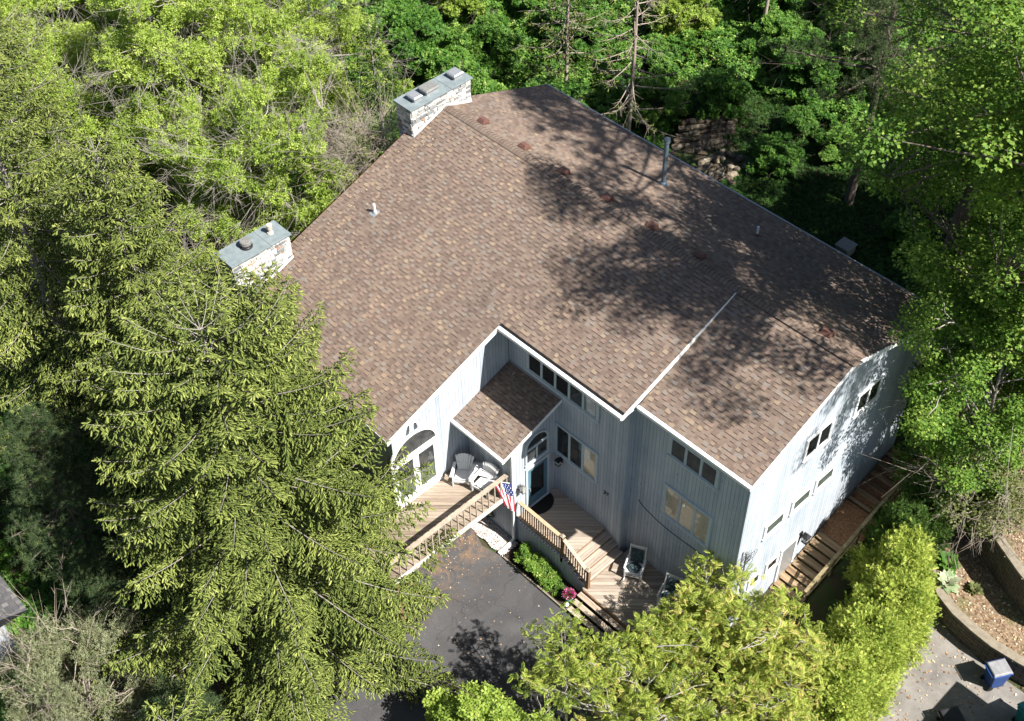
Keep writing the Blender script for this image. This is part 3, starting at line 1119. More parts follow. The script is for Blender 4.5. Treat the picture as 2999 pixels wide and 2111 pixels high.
def hood(x, y, w, l, z, m, ch):
    mb = MB()
    mb.box(x - w / 2 + .05, x + w / 2 - .05, y - l / 2 + .05, y + l / 2 - .05, z, z + .10)
    a = mb.build('flue', M['steel'], ch)
    mb = MB()
    mb.box(x - w / 2, x + w / 2, y - l / 2, y + l / 2, z + .15, z + .175)
    mb.hexa([(x - w / 2, y - l / 2, z + .176), (x + w / 2, y - l / 2, z + .176), (x + w / 2, y + l / 2, z + .176), (x - w / 2, y + l / 2, z + .176),
             (x - w / 2 + .05, y - l / 2 + .05, z + .215), (x + w / 2 - .05, y - l / 2 + .05, z + .215), (x + w / 2 - .05, y + l / 2 - .05, z + .215), (x - w / 2 + .05, y + l / 2 - .05, z + .215)])
    for sx in (-1, 1):
        for sy in (-1, 1):
            mb.box(x + sx * (w / 2 - .07) - .01, x + sx * (w / 2 - .07) + .01, y + sy * (l / 2 - .07) - .01, y + sy * (l / 2 - .07) + .01, z + .10, z + .15)
    mb.build('flue_hood', m, ch)
hood(.02, -1.10, .50, .42, z1 + .0, M['steel'], ch)
hood(.0, -.38, .52, .66, z1 + .0, M['greym'], ch)
hood(-.02, .92, .50, .50, z1 + .0, M['steel'], ch)
z2 = 10.74 - 1.984 * .78
ch2 = chimney(-.43, .52, -9.95, -7.52, z2 - .07, 2.0, 'stone chimney low on the front slope half hidden by the spruce', 9)
mb = MB()
x, y = .02, -9.0
mb.tube([(x, y, z2), (x, y, z2 + .05), (x, y, z2 + .08)], [.23, .23, .19], 16)
mb.tube([(x, y, z2 + .07), (x, y, z2 + .13)], .17, 16)
mb.build('flue', M['blackm'], ch2)
mb = MB()
mb.tube([(x, y, z2 + .14), (x, y, z2 + .26), (x, y, z2 + .29)], [.21, .21, .19], 16)
mb.build('flue_hood', M['greym'], ch2)
mb = MB()
x, y = .03, -7.98
mb.tube([(x, y, z2), (x, y, z2 + .06)], [.12, .11], 12)
mb.tube([(x, y, z2 + .06), (x, y, z2 + .16), (x, y, z2 + .20), (x, y, z2 + .38), (x, y, z2 + .40)], [.07, .06, .10, .11, .09], 12)
mb.build('clay_pot', M['ceramic'], ch2)

# downspout from the entry roof
mb = MB()
mb.box(10.68, 10.76, -6.62, -6.55, .25, 5.15)
mb.bar((10.72, -6.585, .27), (10.72, -6.80, .12), .08, .07)
mb.bar((10.72, -6.78, .11), (10.74, -7.34, .07), .13, .09)
mb.build('downspout', M['trim'], house)

# ------------------------------------------------------------ balcony by the french door
bal = thing('balcony', 'weathered wooden balcony outside the french door with a slatted grey rail', 'balcony', (9.5, -9.0, 2.9))
mb = MB()
mb.box(WX + .003, 10.60, -11.9, -6.515, 2.80, 2.90)
mb.build('floor', M['balcony'], bal)
mb = MB()
mb.box(10.602, 10.64, -11.9, -6.53, 2.70, 2.905)
mb.build('rim_board', M['palewood'], bal)
mb = MB()
for y in (-11.8, -10.6, -9.0, -7.2):
    mb.box(WX + .01, 10.59, y, y + .05, 2.60, 2.799)
mb.build('joist', M['post'], bal)
for y in (-11.8,):
    mb = MB(); mb.box(10.45, 10.58, y, y + .13, 0, 2.599); mb.build('support_post', M['post'], bal)
rl = MB()
rl.box(10.44, 10.60, -11.9, -6.60, 3.83, 3.87)
rl.box(10.50, 10.54, -11.9, -6.60, 3.74, 3.829)
rl = rl.build('railing', M['rail'], bal)
y = -6.72
while y > -11.8:
    mb = MB(); mb.box(10.56, 10.60, y - .02, y + .02, 2.70, 3.829)
    b = mb.build('baluster', M['rail'], rl)
    y -= .285

# ------------------------------------------------------------ front deck and its steps
fd_ = thing('front_deck', 'cedar front deck with diagonal boards leading down to a lower deck', 'deck', (13, -5.5, 0))
mb = MB()
mb.box(BX + .005, 13.22, -6.36, MY - .006, 1.25, 1.35)
mb.build('floor', M['deck'], fd_)
nos = [13.22, 13.52, 13.82, 14.12]
zs = [1.35, 1.16, .975, .79, .60]
for i in range(3):
    mb = MB()
    mb.box(nos[i] - .0, nos[i + 1] + .03, -6.33, (MY - .006 if nos[i + 1] < 13.9 else MY + .25 - .3), zs[i + 1] - .04, zs[i + 1])
    mb.build('step', M['tread'], fd_)
for i in range(4):
    mb = MB()
    mb.box(nos[i] - .03, nos[i] - .005, -6.33, MY - .01, zs[i + 1] + .001, zs[i] - .045 if i else 1.249)
    mb.build('riser', M['post'], fd_)
mb = MB()
mb.box(14.10, 18.7, -6.50, RY - .006, .50, .60)
mb.build('lower_floor', M['deck'], fd_)
mb = MB()
mb.box(BX + .02, 13.22, -6.40, -6.362, .0, 1.28)
for i in range(3):
    mb.box(nos[i] + .0005, nos[i + 1], -6.40, -6.362, .0, zs[i + 1] - .045)
mb.build('skirt', M['siding'], fd_)
mb = MB()
mb.box(14.15, 18.7, -6.535, -6.501, .02, .58)
mb.build('rim_board', M['post'], fd_)
for k, (z, y0) in enumerate(((.45, -6.76), (.30, -7.02), (.15, -7.28))):
    mb = MB()
    mb.box(14.10, 17.6, y0, y0 + .205, z - .04, z)
    mb.build('step', M['treadx'], fd_)
    mb = MB()
    for x in (14.14, 15.3, 16.4, 17.5):
        mb.box(x, x + .04, y0 + .01, y0 + .24, .0, z - .041)
    mb.build('stringer', M['post'], fd_)
# railing with newels and square balusters
rl = MB()
rl.box(10.80, 12.90, -6.41, -6.27, 2.27, 2.31)
rl.box(10.80, 12.90, -6.36, -6.32, 2.18, 2.269)
rl.box(10.80, 12.90, -6.37, -6.31, 1.43, 1.50)
p0, p1 = (13.02, -6.345, 2.26), (14.16, -6.345, 1.55)
rl = rl.build('railing', M['railnew'], fd_)
r2 = MB()
r2.bar(p0, p1, .14, .04)
r2.bar((13.02, -6.345, 1.46), (14.16, -6.345, .75), .05, .06)
r2 = r2.build('railing', M['rail'], fd_)
r2['label'] = 'sloping stair rail'
x = 10.88
while x < 12.88:
    mb = MB(); mb.box(x - .017, x + .017, -6.357, -6.323, 1.501, 2.179); mb.build('baluster', M['post'], rl)
    x += .112
for i in range(9):
    t = (i + 1) / 10
    x = 13.02 + t * 1.14
    z = 2.24 - t * .71
    mb = MB(); mb.box(x - .017, x + .017, -6.362, -6.328, z - .78, z - .01); mb.build('baluster', M['post'], r2)
for (x, z0, z1) in ((12.96, .9, 2.38), (14.22, .601, 1.66)):
    mb = MB()
    mb.box(x - .055, x + .055, -6.40, -6.29, z0, z1)
    p = mb.build('newel_post', M['post'], fd_)
    mb = MB()
    mb.box(x - .075, x + .075, -6.42, -6.27, z1 + .001, z1 + .03)
    mb.hexa([(x - .06, -6.405, z1 + .031), (x + .06, -6.405, z1 + .031), (x + .06, -6.285, z1 + .031), (x - .06, -6.285, z1 + .031),
             (x - .01, -6.355, z1 + .08), (x + .01, -6.355, z1 + .08), (x + .01, -6.335, z1 + .08), (x - .01, -6.335, z1 + .08)])
    mb.build('post_cap', M['rail'], p)

# string of small flags and lights along the skirt
V = MB()
g_r = m_plain('red bunting', (.42, .05, .07)); g_w = m_plain('white bunting', (.75, .75, .74)); g_b = m_plain('blue bunting', (.10, .12, .36))
n = 46
for i in range(n):
    x = 10.86 + i * .069
    if x > 13.9:
        break
    zz = (1.30 if x < 13.2 else 1.30 - (x - 13.2) * .62) - .03 * abs(math.sin(i * .55))
    V.use([g_r, g_w, g_b, g_w][i % 4])
    V.blob((x, -6.43, zz), (.028, .018, .022), 6, 4)
tag(V.build('garland'), 'red white and blue garland draped along the deck skirt', 'garland')

# ------------------------------------------------------------ furniture
def place(t, loc, rz):
    t.location = loc
    t.rotation_euler = (0, 0, rz)

def adirondack(label):
    t = thing('adirondack_chair', label, 'chair', group='white chairs on the balcony')
    W = .30
    mb = MB()   # seat slats, front faces -y
    for i in range(6):
        a = i / 6
        y0 = -.30 + a * .50
        mb.hexa([(-.27, y0, .36 - a * .10), (.27, y0, .36 - a * .10), (.27, y0 + .075, .345 - a * .10), (-.27, y0 + .075, .345 - a * .10),
                 (-.27, y0, .385 - a * .10), (.27, y0, .385 - a * .10), (.27, y0 + .075, .37 - a * .10), (-.27, y0 + .075, .37 - a * .10)])
    mb.build('seat', M['white'], t)
    mb = MB()   # fan back of seven slats
    for i in range(7):
        k = i - 3
        xb, xt = k * .062, k * .098
        h = .92 - .014 * k * k
        w0, w1 = .028, .046
        y0, y1 = .20, .44
        mb.hexa([(xb - w0, y0, .24), (xb + w0, y0, .24), (xb + w0, y0 + .02, .25), (xb - w0, y0 + .02, .25),
                 (xt - w1, y1, h), (xt + w1, y1, h), (xt + w1, y1 + .02, h + .005), (xt - w1, y1 + .02, h + .005)])
    mb.box(-.30, .30, .30, .33, .50, .56)
    mb.build('backrest', M['white'], t)
    for s in (-1, 1):
        mb = MB()
        x = s * .34
        mb.hexa([(x - .075, -.38, .55), (x + .075, -.38, .55), (x + .045, .34, .53), (x - .045, .34, .53), (x - .075, -.38, .575), (x + .075, -.38, .575), (x + .045, .34, .555), (x - .045, .34, .555)])
        mb.build('armrest', M['white'], t, bevel=.01)
        mb = MB()
        mb.box(x - .015 - s * .03, x + .015 - s * .03, -.36, -.25, 0, .549)
        mb.build('leg', M['white'], t)
        mb = MB()
        mb.hexa([(x - s * .06 - .015, -.33, .22), (x - s * .06 + .015, -.33, .22), (x - s * .06 + .015, .55, .0), (x - s * .06 - .015, .55, .0),
                 (x - s * .06 - .015, -.33, .355), (x - s * .06 + .015, -.33, .355), (x - s * .06 + .015, .55, .10), (x - s * .06 - .015, .55, .10)])
        mb.build('leg', M['white'], t)
    mb = MB(); mb.box(-.27, .27, -.345, -.322, .25, .35); mb.build('apron', M['white'], t)
    return t
a1 = adirondack('white fan backed chair on the balcony, nearer the french door')
place(a1, (9.05, -7.38, 2.902), math.radians(38))
a2 = adirondack('white fan backed chair on the balcony, close to the rail and the entry wall corner')
place(a2, (9.86, -7.10, 2.902), math.radians(14))
tt = thing('side_table', 'white slatted low table between the two balcony chairs', 'table')
mb = MB()
for i in range(6):
    mb.box(-.36, .36, -.27 + i * .092, -.27 + i * .092 + .082, .42, .445)
mb.build('tabletop', M['white'], tt)
for sx in (-1, 1):
    for sy in (-1, 1):
        mb = MB(); mb.box(sx * .30 - .03, sx * .30 + .03, sy * .2 - .03, sy * .2 + .03, 0, .419); mb.build('leg', M['white'], tt)
place(tt, (9.42, -6.84, 2.902), math.radians(30))

def rocker(label):
    t = thing('rocking_chair', label, 'chair', group='white rocking chairs on the lower deck')
    mb = MB(); mb.box(-.27, .27, -.28, .22, .40, .425); mb.build('seat', M['white'], t)
    mb = MB(); mb.blob((0, -.03, .465), (.25, .23, .05), 14, 6); mb.build('cushion', M['cushion'], t, smooth=True)
    mb = MB(); mb.hexa([(-.22, .20, .46), (.22, .20, .46), (.22, .26, .46), (-.22, .26, .46), (-.22, .38, .98), (.22, .38, .98), (.22, .43, .98), (-.22, .43, .98)]); mb.build('cushion', M['cushion'], t, bevel=.02)
    mb = MB()
    for s in (-1, 1):
        mb.bar((s * .28, .20, .05), (s * .28, .45, 1.12), .04, .04)
    mb.bar((-.28, .44, 1.08), (.28, .44, 1.08), .03, .07)
    mb.bar((-.28, .30, .52), (.28, .30, .52), .03, .05)
    for k in range(5):
        x = -.18 + k * .09
        mb.bar((x, .31, .52), (x, .435, 1.06), .03, .015)
    mb.build('backrest', M['white'], t)
    for s in (-1, 1):
        mb = MB(); mb.tube([(s * .31, -.30, .66), (s * .31, -.28, .68), (s * .31, .28, .66)], [.035, .04, .03], 8); mb.build('armrest', M['white'], t)
        mb = MB(); mb.bar((s * .28, -.26, .06), (s * .30, -.26, .66), .045, .045); mb.build('leg', M['white'], t)
        mb = MB()
        pts = [(s * .28, -.45 + 1.05 * i / 8, .03 + .10 * ((i - 4) / 4) ** 2) for i in range(9)]
        mb.tube(pts, .022, 6); mb.build('rocker', M['white'], t)
    mb = MB(); mb.bar((-.28, -.26, .22), (.28, -.26, .22), .03, .03); mb.bar((-.28, -.26, .32), (.28, -.26, .32), .03, .03); mb.build('stretcher', M['white'], t)
    return t
r1 = rocker('white rocking chair with dark patterned cushion on the lower deck beside the wall corner')
place(r1, (14.97, -4.78, .602), math.radians(28))
r2_ = rocker('white rocking chair on the lower deck half hidden by the sumac leaves')
place(r2_, (16.6, -4.85, .602), math.radians(20))

# door mat (half round)
mb = MB()
pts = [(10.78, -5.36)] + []
n = 20
top = [(10.76 + .52 * math.sin(math.pi * i / n), -5.36 - .60 * math.cos(math.pi * i / n), 1.372) for i in range(n + 1)]
mb.poly(top)
for i in range(n + 1):
    a, b = top[i], top[(i + 1) % (n + 1)]
    mb.poly([b, a, (a[0], a[1], 1.354), (b[0], b[1], 1.354)])
tag(mb.build('doormat', M['mat']), 'black half round doormat on the deck before the blue door', 'doormat')

# house number 37
cu = bpy.data.curves.new('number', 'FONT')
cu.body = '37'
cu.size = .25
cu.extrude = .008
cu.space_character = 1.05
tmp = bpy.data.objects.new('house_number_text', cu)
C.objects.link(tmp)
bpy.context.view_layer.update()
dg = bpy.context.evaluated_depsgraph_get()
me = bpy.data.meshes.new_from_object(tmp.evaluated_get(dg))
bpy.data.objects.remove(tmp)
me.materials.clear()
me.materials.append(M['blackm'])
o = bpy.data.objects.new('house_number', me)
o.location = (13.04, MY - .022, 3.18)
o.rotation_euler = (math.pi / 2, 0, 0)
link(o)
tag(o, 'black metal house number 37 on the grey board wall', 'house number')

# cable stapled across the right wall
mb = MB()
mb.tube([(14.30, RY - .012, 3.62), (14.55, RY - .012, 3.44), (15.1, RY - .012, 3.30), (15.7, RY - .012, 3.24), (16.3, RY - .012, 3.26), (17.2, RY - .012, 3.30), (18.4, RY - .012, 3.34)], .011, 5)
tag(mb.build('cable', M['blackm']), 'thin black cable sagging across the right front wall', 'cable')

# wall lanterns
def lantern(loc, n, m, label, s=1.0):
    t = thing('wall_lantern', label, 'lantern', loc, 'outdoor wall lanterns')
    x, y, z = loc
    n = Vector(n)
    sd_ = Vector((-n.y, n.x, 0))
    def P(o, u, w): return Vector(loc) + n * o * s + sd_ * u * s + Vector((0, 0, w * s))
    def bx(mb, o0, o1, u, w0, w1, k0=1, k1=1):
        c = (o0 + o1) / 2; h = (o1 - o0) / 2
        mb.hexa([P(c - h * k0, -u * k0, w0), P(c + h * k0, -u * k0, w0), P(c + h * k0, u * k0, w0), P(c - h * k0, u * k0, w0),
                 P(c - h * k1, -u * k1, w1), P(c + h * k1, -u * k1, w1), P(c + h * k1, u * k1, w1), P(c - h * k1, u * k1, w1)])
    mb = MB(); bx(mb, .0, .03, .06, -.14, .14); mb.tube([P(.03, 0, .10), P(.10, 0, .20), P(.18, 0, .19)], .012 * s, 6); mb.build('bracket', m, t)
    mb = MB(); bx(mb, .09, .27, .09, .10, .17, 1.25, .35); bx(mb, .09, .27, .09, -.145, -.125, .9, .9); mb.tube([P(.18, 0, .165), P(.18, 0, .21)], .014 * s, 6)
    for a in (-1, 1):
        for b in (-1, 1):
            mb.tube([P(.18 + a * .07, b * .07, -.125), P(.18 + a * .085, b * .085, .10)], .008 * s, 4)
    mb.build('cage', m, t)
    mb = MB(); bx(mb, .12, .24, .06, -.12, .095, .95, 1.1); mb.build('glass', M['lampglass'], t)
    return t
lantern((BX + .03, -6.22, 2.95), (1, 0, 0), M['greym'], 'grey square wall lantern on the sunlit corner left of the blue door')
lantern((11.02, MY - .02, 3.25), (0, -1, 0), M['blackm'], 'black wall lantern in the shade between the door and the three pane window')
lantern((GX_ + .01, -.22, 2.02), (1, 0, 0), M['blackm'], 'black wall lantern by the side door on the gable', 1.25)

# twin flood light under the wing rake
t = thing('flood_light', 'white twin flood light under the roof edge above the french door', 'light', (WX, -8.85, 6.68))
mb = MB(); mb.tube([(WX + .002, -8.85, 6.66), (WX + .05, -8.85, 6.66)], .06, 10); mb.build('base', M['trim'], t)
for s in (-1, 1):
    mb = MB(); y = -8.85 + s * .13
    mb.tube([(WX + .04, -8.85 + s * .03, 6.66), (WX + .10, y, 6.64)], .02, 6)
    mb.tube([(WX + .08, y, 6.67), (WX + .12, y + s * .02, 6.60), (WX + .24, y + s * .05, 6.50), (WX + .25, y + s * .05, 6.49)], [.04, .05, .085, .085], 12)
    mb.build('lamp_head', M['trim'], t)

# flag on a slanted pole
t = thing('flag', 'united states flag hanging from a slanted pole on the corner beside the balcony rail', 'flag', (10.72, -6.62, 2.9))
pole0 = Vector((10.70, -6.53, 3.42)); pole1 = Vector((10.32, -7.30, 3.95))
mb = MB(); mb.tube([pole0, pole1], .014, 8); mb.blob(pole1, .03, 8, 6); mb.build('pole', M['trim'], t)
f_red = m_plain('flag red', (.42, .03, .05), (.36, .025, .04), .8, 8); f_wh = m_plain('flag white', (.72, .72, .72), (.66, .66, .67), .8, 8); f_bl = m_plain('flag blue', (.03, .045, .16), (.025, .035, .12), .8, 8)
mb = MB()
nU, nV = 26, 26      # u along the hoist on the pole, v hanging down
dp = (pole1 - pole0)
def fp(u, v):
    g = v ** .8
    uu = .06 + .86 * (u * (1 - .62 * g) + .05 * g)
    p = pole0 + dp * uu
    fold = math.sin(u * 15 + v * 1.5) * .045 * g
    p = p + Vector((.06 + fold + .10 * g, .04 * math.cos(u * 15) * g - .03 * g, 0)) + Vector((0, 0, -1.45 * v * (.80 + .20 * (1 - u))))
    return p
grid = [[fp(i / nU, j / nV) for j in range(nV + 1)] for i in range(nU + 1)]
for i in range(nU):
    u = (i + .5) / nU
    for j in range(nV):
        v = (j + .5) / nV
        stripe = int(u * 13)
        if u < .54 and v < .42:
            m = f_bl
            if (i % 4 == 1 or i % 4 == 3) and (j % 4 == (1 if i % 4 == 1 else 3)):
                m = f_wh
        else:
            m = f_red if stripe % 2 == 0 else f_wh
        mb.use(m)
        mb.poly([grid[i][j], grid[i + 1][j], grid[i + 1][j + 1], grid[i][j + 1]])
mb.build('cloth', None, t, smooth=True)

# gravel and edging, planter bed
rg = np.random.default_rng(21)
def T_pebble():
    v = [(1, 0, 0), (0, 1, 0), (-1, 0, 0), (0, -1, 0), (0, 0, .8), (0, 0, -.5)]
    f = [(0, 1, 4), (1, 2, 4), (2, 3, 4), (3, 0, 4), (1, 0, 5), (2, 1, 5), (3, 2, 5), (0, 3, 5)]
    return np.array(v, float), np.array(f), np.zeros(6)
M['pebble'] = m_tint('mixed white and reddish pebbles', [(0, (.25, .10, .08)), (.12, (.42, .27, .22)), (.25, (.60, .56, .52)), (.7, (.74, .72, .70)), (1, (.55, .53, .50))], .8)
N = 5200
px = rg.uniform(8.7, 10.9, N); py = rg.uniform(-7.35, -6.52, N)
keep = (py > -7.30 + .03 * np.sin(px * 9)) 
px, py = px[keep], py[keep]
N = len(px)
pos = np.stack([px, py, .03 + rg.uniform(0, .03, N)], 1)
tv, tf, t0 = T_pebble()
fr = frames(rg.normal(0, 1, (N, 3)), rg)
Vv, Ff, Tt = inst(tv, tf, t0, pos, fr, rg.uniform(.016, .032, N), rg.random(N))
tag(np_mesh('gravel', Vv, Ff, M['pebble'], Tt), 'pale pebbles at the foot of the entry wall', 'gravel', kind='stuff')
M['mulch'] = m_plain('dark bark mulch', (.06, .042, .03), (.018, .013, .01), .95, 30, bmp=.8)
bed = sheet('planting_bed', [(10.85, -7.28), (14.08, -7.28), (14.08, -6.405), (10.85, -6.405)], .06, M['mulch'], .08)
structure(bed)
M['timber'] = m_wood('grey edging timber', (.30, .26, .20), (.13, .11, .085), s=(3, 12, 12))
mb = MB(); mb.box(12.4, 14.09, -7.345, -7.285, .0, .11); mb.box(10.95, 12.39, -7.35, -7.29, .0, .10)
tag(mb.build('edging_timber', M['timber']), 'weathered timber edging between the asphalt and the planting bed', 'edging')

# flower pot
t = thing('flower_pot', 'green pot of pink flowers at the foot of the entry steps', 'flower pot', (13.88, -6.93, .06))
M['potm'] = m_plain('blue green glazed pot', (.16, .30, .29), (.12, .24, .24), .35, 5)
mb = MB(); mb.tube([(13.88, -6.93, .065), (13.88, -6.93, .34), (13.88, -6.93, .36), (13.88, -6.93, .38)], [.12, .165, .185, .185], 18); mb.build('pot', M['potm'], t)
N = 420
d = rg.normal(0, 1, (N, 3)); d[:, 2] = np.abs(d[:, 2]); d /= np.linalg.norm(d, axis=1, keepdims=True)
pos = np.array([13.88, -6.93, .42]) + d * np.array([.20, .20, .20]) * rg.uniform(.7, 1.05, (N, 1))
tv, tf, t0 = T_clump(5, 2)
M['petal'] = m_tint('pink petals', [(0, (.30, .01, .10)), (.4, (.62, .04, .26)), (.8, (.78, .22, .48)), (1, (.85, .60, .72))], .7, .2)
M['leafg'] = m_tint('shrub leaves', [(0, (.025, .07, .015)), (.5, (.06, .15, .025)), (1, (.12, .24, .04))], .6, .3)
Vv, Ff, Tt = inst(tv, tf, t0, pos[:260], frames(d[:260], rg), rg.uniform(.045, .065, 260), rg.random(260)); np_mesh('blossoms', Vv, Ff, M['petal'], Tt, t)
Vv, Ff, Tt = inst(tv, tf, t0, pos[260:] - d[260:] * .03, frames(d[260:], rg), rg.uniform(.06, .09, N - 260), rg.random(N - 260)); np_mesh('leaves', Vv, Ff, M['leafg'], Tt, t)
mb = MB(); mb.blob((14.0, -7.16, .16), .085, 14, 8); o = mb.build('globe_light', M['white'], smooth=True)
tag(o, 'small white globe light at the end of the planting bed', 'light')

# coiled hose in the shade under the balcony
mb = MB()
pts = []
for i in range(120):
    a = i * .33
    r = .30 + .03 * math.sin(i * .7) - .0006 * i
    pts.append((9.38 + r * math.cos(a), -6.58 - .03 * math.sin(i), .62 + r * math.sin(a)))
mb.tube(pts, .016, 6)
tag(mb.build('garden_hose', m_plain('dark green hose', (.02, .045, .03), (.012, .03, .02), .5)), 'dark coiled garden hose on the wall under the balcony', 'hose')

# ------------------------------------------------------------ side stairs along the gable
st = thing('side_stairs', 'old brown wooden stairs climbing beside the gable wall with a lichened rail', 'stairs', (19.2, 0, 0))
n1 = 8
for i in range(n1):
    y = -1.45 + i * .32
    z = .36 + i * .10
    mb = MB(); mb.box(18.56, 19.66, y, y + .285, z - .05, z); mb.build('step', M['oldstep'], st)
M['litter'] = m_plain('brown leaf litter', (.30, .165, .085), (.085, .045, .025), .95, 16, bmp=.8)
o = sheet('leaf_litter', [(18.5, 1.10, 1.06), (19.9, 1.10, 1.05), (20.0, 2.7, 1.55), (20.0, 5.2, 2.32), (18.5, 5.2, 2.32), (18.5, 2.7, 1.56)], 0, M['litter'])
structure(o)
for i in range(6):
    y = 2.55 + i * .42
    z = 1.66 + i * .13
    mb = MB(); mb.box(18.55, 19.72, y, y + .15, z - .12, z); mb.build('step', M['oldstep'], st)
for x in (18.52, 19.68):
    mb = MB()
    mb.hexa([(x, -1.6, .0), (x + .04, -1.6, .0), (x + .04, 1.15, .86), (x, 1.15, .86), (x, -1.6, .27), (x + .04, -1.6, .27), (x + .04, 1.15, 1.10), (x, 1.15, 1.10)])
    mb.build('stringer', M['oldstep'], st)
for (y, z0, z1) in ((-1.40, -.2, 1.26), (.0, .3, 1.70), (1.35, .8, 2.12), (2.9, 1.2, 2.6), (4.6, 1.8, 3.1)):
    mb = MB(); mb.box(19.73, 19.83, y, y + .10, z0, z1); mb.build('post', M['oldrail'], st)
for dz in (0, -.35, -.65):
    mb = MB()
    mb.bar((19.80, -1.5, 1.27 + dz), (19.80, 1.42, 2.16 + dz), .11 if dz == 0 else .03, .035 if dz == 0 else .09)
    mb.bar((19.80, 1.42, 2.17 + dz), (19.80, 2.95, 2.62 + dz), .11 if dz == 0 else .03, .035 if dz == 0 else .09)
    mb.bar((19.80, 2.95, 2.63 + dz), (19.80, 4.8, 3.16 + dz), .11 if dz == 0 else .03, .035 if dz == 0 else .09)
    mb.build('railing', M['oldrail'], st)

# service mast with loops of wire
t = thing('service_mast', 'thin grey service mast with loops of wire on the sunlit gable corner', 'utility mast', (18.58, -3.75, 2.6))
mb = MB(); mb.tube([(18.60, -3.70, 2.3), (18.60, -3.76, 4.55)], .028, 8); mb.tube([(18.60, -3.76, 4.52), (18.60, -3.76, 4.62)], .05, 8); mb.build('mast', M['greym'], t)
mb = MB()
rr = random.Random(3)
for k in range(7):
    c = Vector((18.66, -3.76 + rr.uniform(-.1, .25), 4.45 - rr.uniform(0, .4)))
    a = rr.uniform(.12, .32); b = rr.uniform(.06, .14)
    ph = rr.uniform(0, 6)
    mb.tube([c + Vector((.03 * math.sin(q + ph), a * math.cos(q + ph), b * math.sin(q))) for q in [i * .42 for i in range(15)]], .007, 4)
mb.build('wire', M['blackm'], t)

# ------------------------------------------------------------ neighbour's side: concrete apron, block walls, bins
def m_conc():
    m, nt, b, out = mat('aged concrete')
    f = noise(nt, 1.2, 6, .65, None, .4); g = noise(nt, 40, 4, .7)
    r = ramp(nt, [(.3, (.14, .13, .12)), (.6, (.23, .215, .195)), (.8, (.31, .295, .27))], f)
    col = mixc(nt, .5, r.outputs[0], ramp(nt, [(.35, (.7, .7, .7)), (.65, (1.2, 1.2, 1.2))], g).outputs[0], 'MULTIPLY')
    nt.links.new(col, b.inputs['Base Color']); b.inputs['Roughness'].default_value = .9
    bump(nt, b, g, .3, .01)
    return m
M['conc'] = m_conc()
structure(sheet('concrete_apron', [(21.5, -12), (34, -12), (34, 1.3), (25.35, 1.28), (24.2, 1.55), (22.8, 1.9), (21.5, 1.9)], .015, M['conc'], .1))
def m_block():
    m, nt, b, out = mat('stacked retaining blocks')
    g = nt.nodes.new('ShaderNodeNewGeometry')
    s = nt.nodes.new('ShaderNodeSeparateXYZ'); nt.links.new(g.outputs['Position'], s.inputs[0])
    c = nt.nodes.new('ShaderNodeCombineXYZ')
    nt.links.new(math_n(nt, 'SUBTRACT', s.outputs[0], s.outputs[1]), c.inputs[0]); nt.links.new(s.outputs[2], c.inputs[1])
    br = nt.nodes.new('ShaderNodeTexBrick')
    br.inputs['Scale'].default_value = 1; br.inputs['Brick Width'].default_value = .42; br.inputs['Row Height'].default_value = .15
    br.inputs['Mortar Size'].default_value = .012
    br.inputs['Color1'].default_value = (.15, .125, .10, 1); br.inputs['Color2'].default_value = (.10, .085, .07, 1); br.inputs['Mortar'].default_value = (.02, .018, .015, 1)
    nt.links.new(c.outputs[0], br.inputs['Vector'])
    col = mixc(nt, .6, br.outputs[0], ramp(nt, [(.35, (.6, .6, .58)), (.65, (1.3, 1.3, 1.25))], noise(nt, 7, 5, .7)).outputs[0], 'MULTIPLY')
    nt.links.new(col, b.inputs['Base Color']); b.inputs['Roughness'].default_value = .95
    bump(nt, b, br.outputs[1], -.8, .03)
    return m
M['block'] = m_block()
M['capst'] = m_plain('sandy wall cap', (.27, .235, .18), (.17, .145, .11), .9, 5, bmp=.2)
M['leafbed'] = m_tint('leaf bed', [(0, (.10, .06, .035)), (.5, (.24, .17, .105)), (1, (.34, .27, .18))], .95)
def m_terr():
    m, nt, b, out = mat('dry leaf strewn bed')
    g = noise(nt, 10, 5, .75); f = noise(nt, 1.1, 4, .6)
    r = ramp(nt, [(.34, (.06, .045, .03)), (.46, (.16, .11, .07)), (.58, (.27, .20, .13)), (.7, (.36, .28, .19))], g)
    gr = ramp(nt, [(.50, (0, 0, 0)), (.62, (1, 1, 1))], f)
    col = mixc(nt, math_n(nt, 'MULTIPLY', gr.outputs[0], .55), r.outputs[0], (.09, .12, .035))
    nt.links.new(col, b.inputs['Base Color']); b.inputs['Roughness'].default_value = .95
    bump(nt, b, g, .8, .04)
    return m
M['terr'] = m_terr()
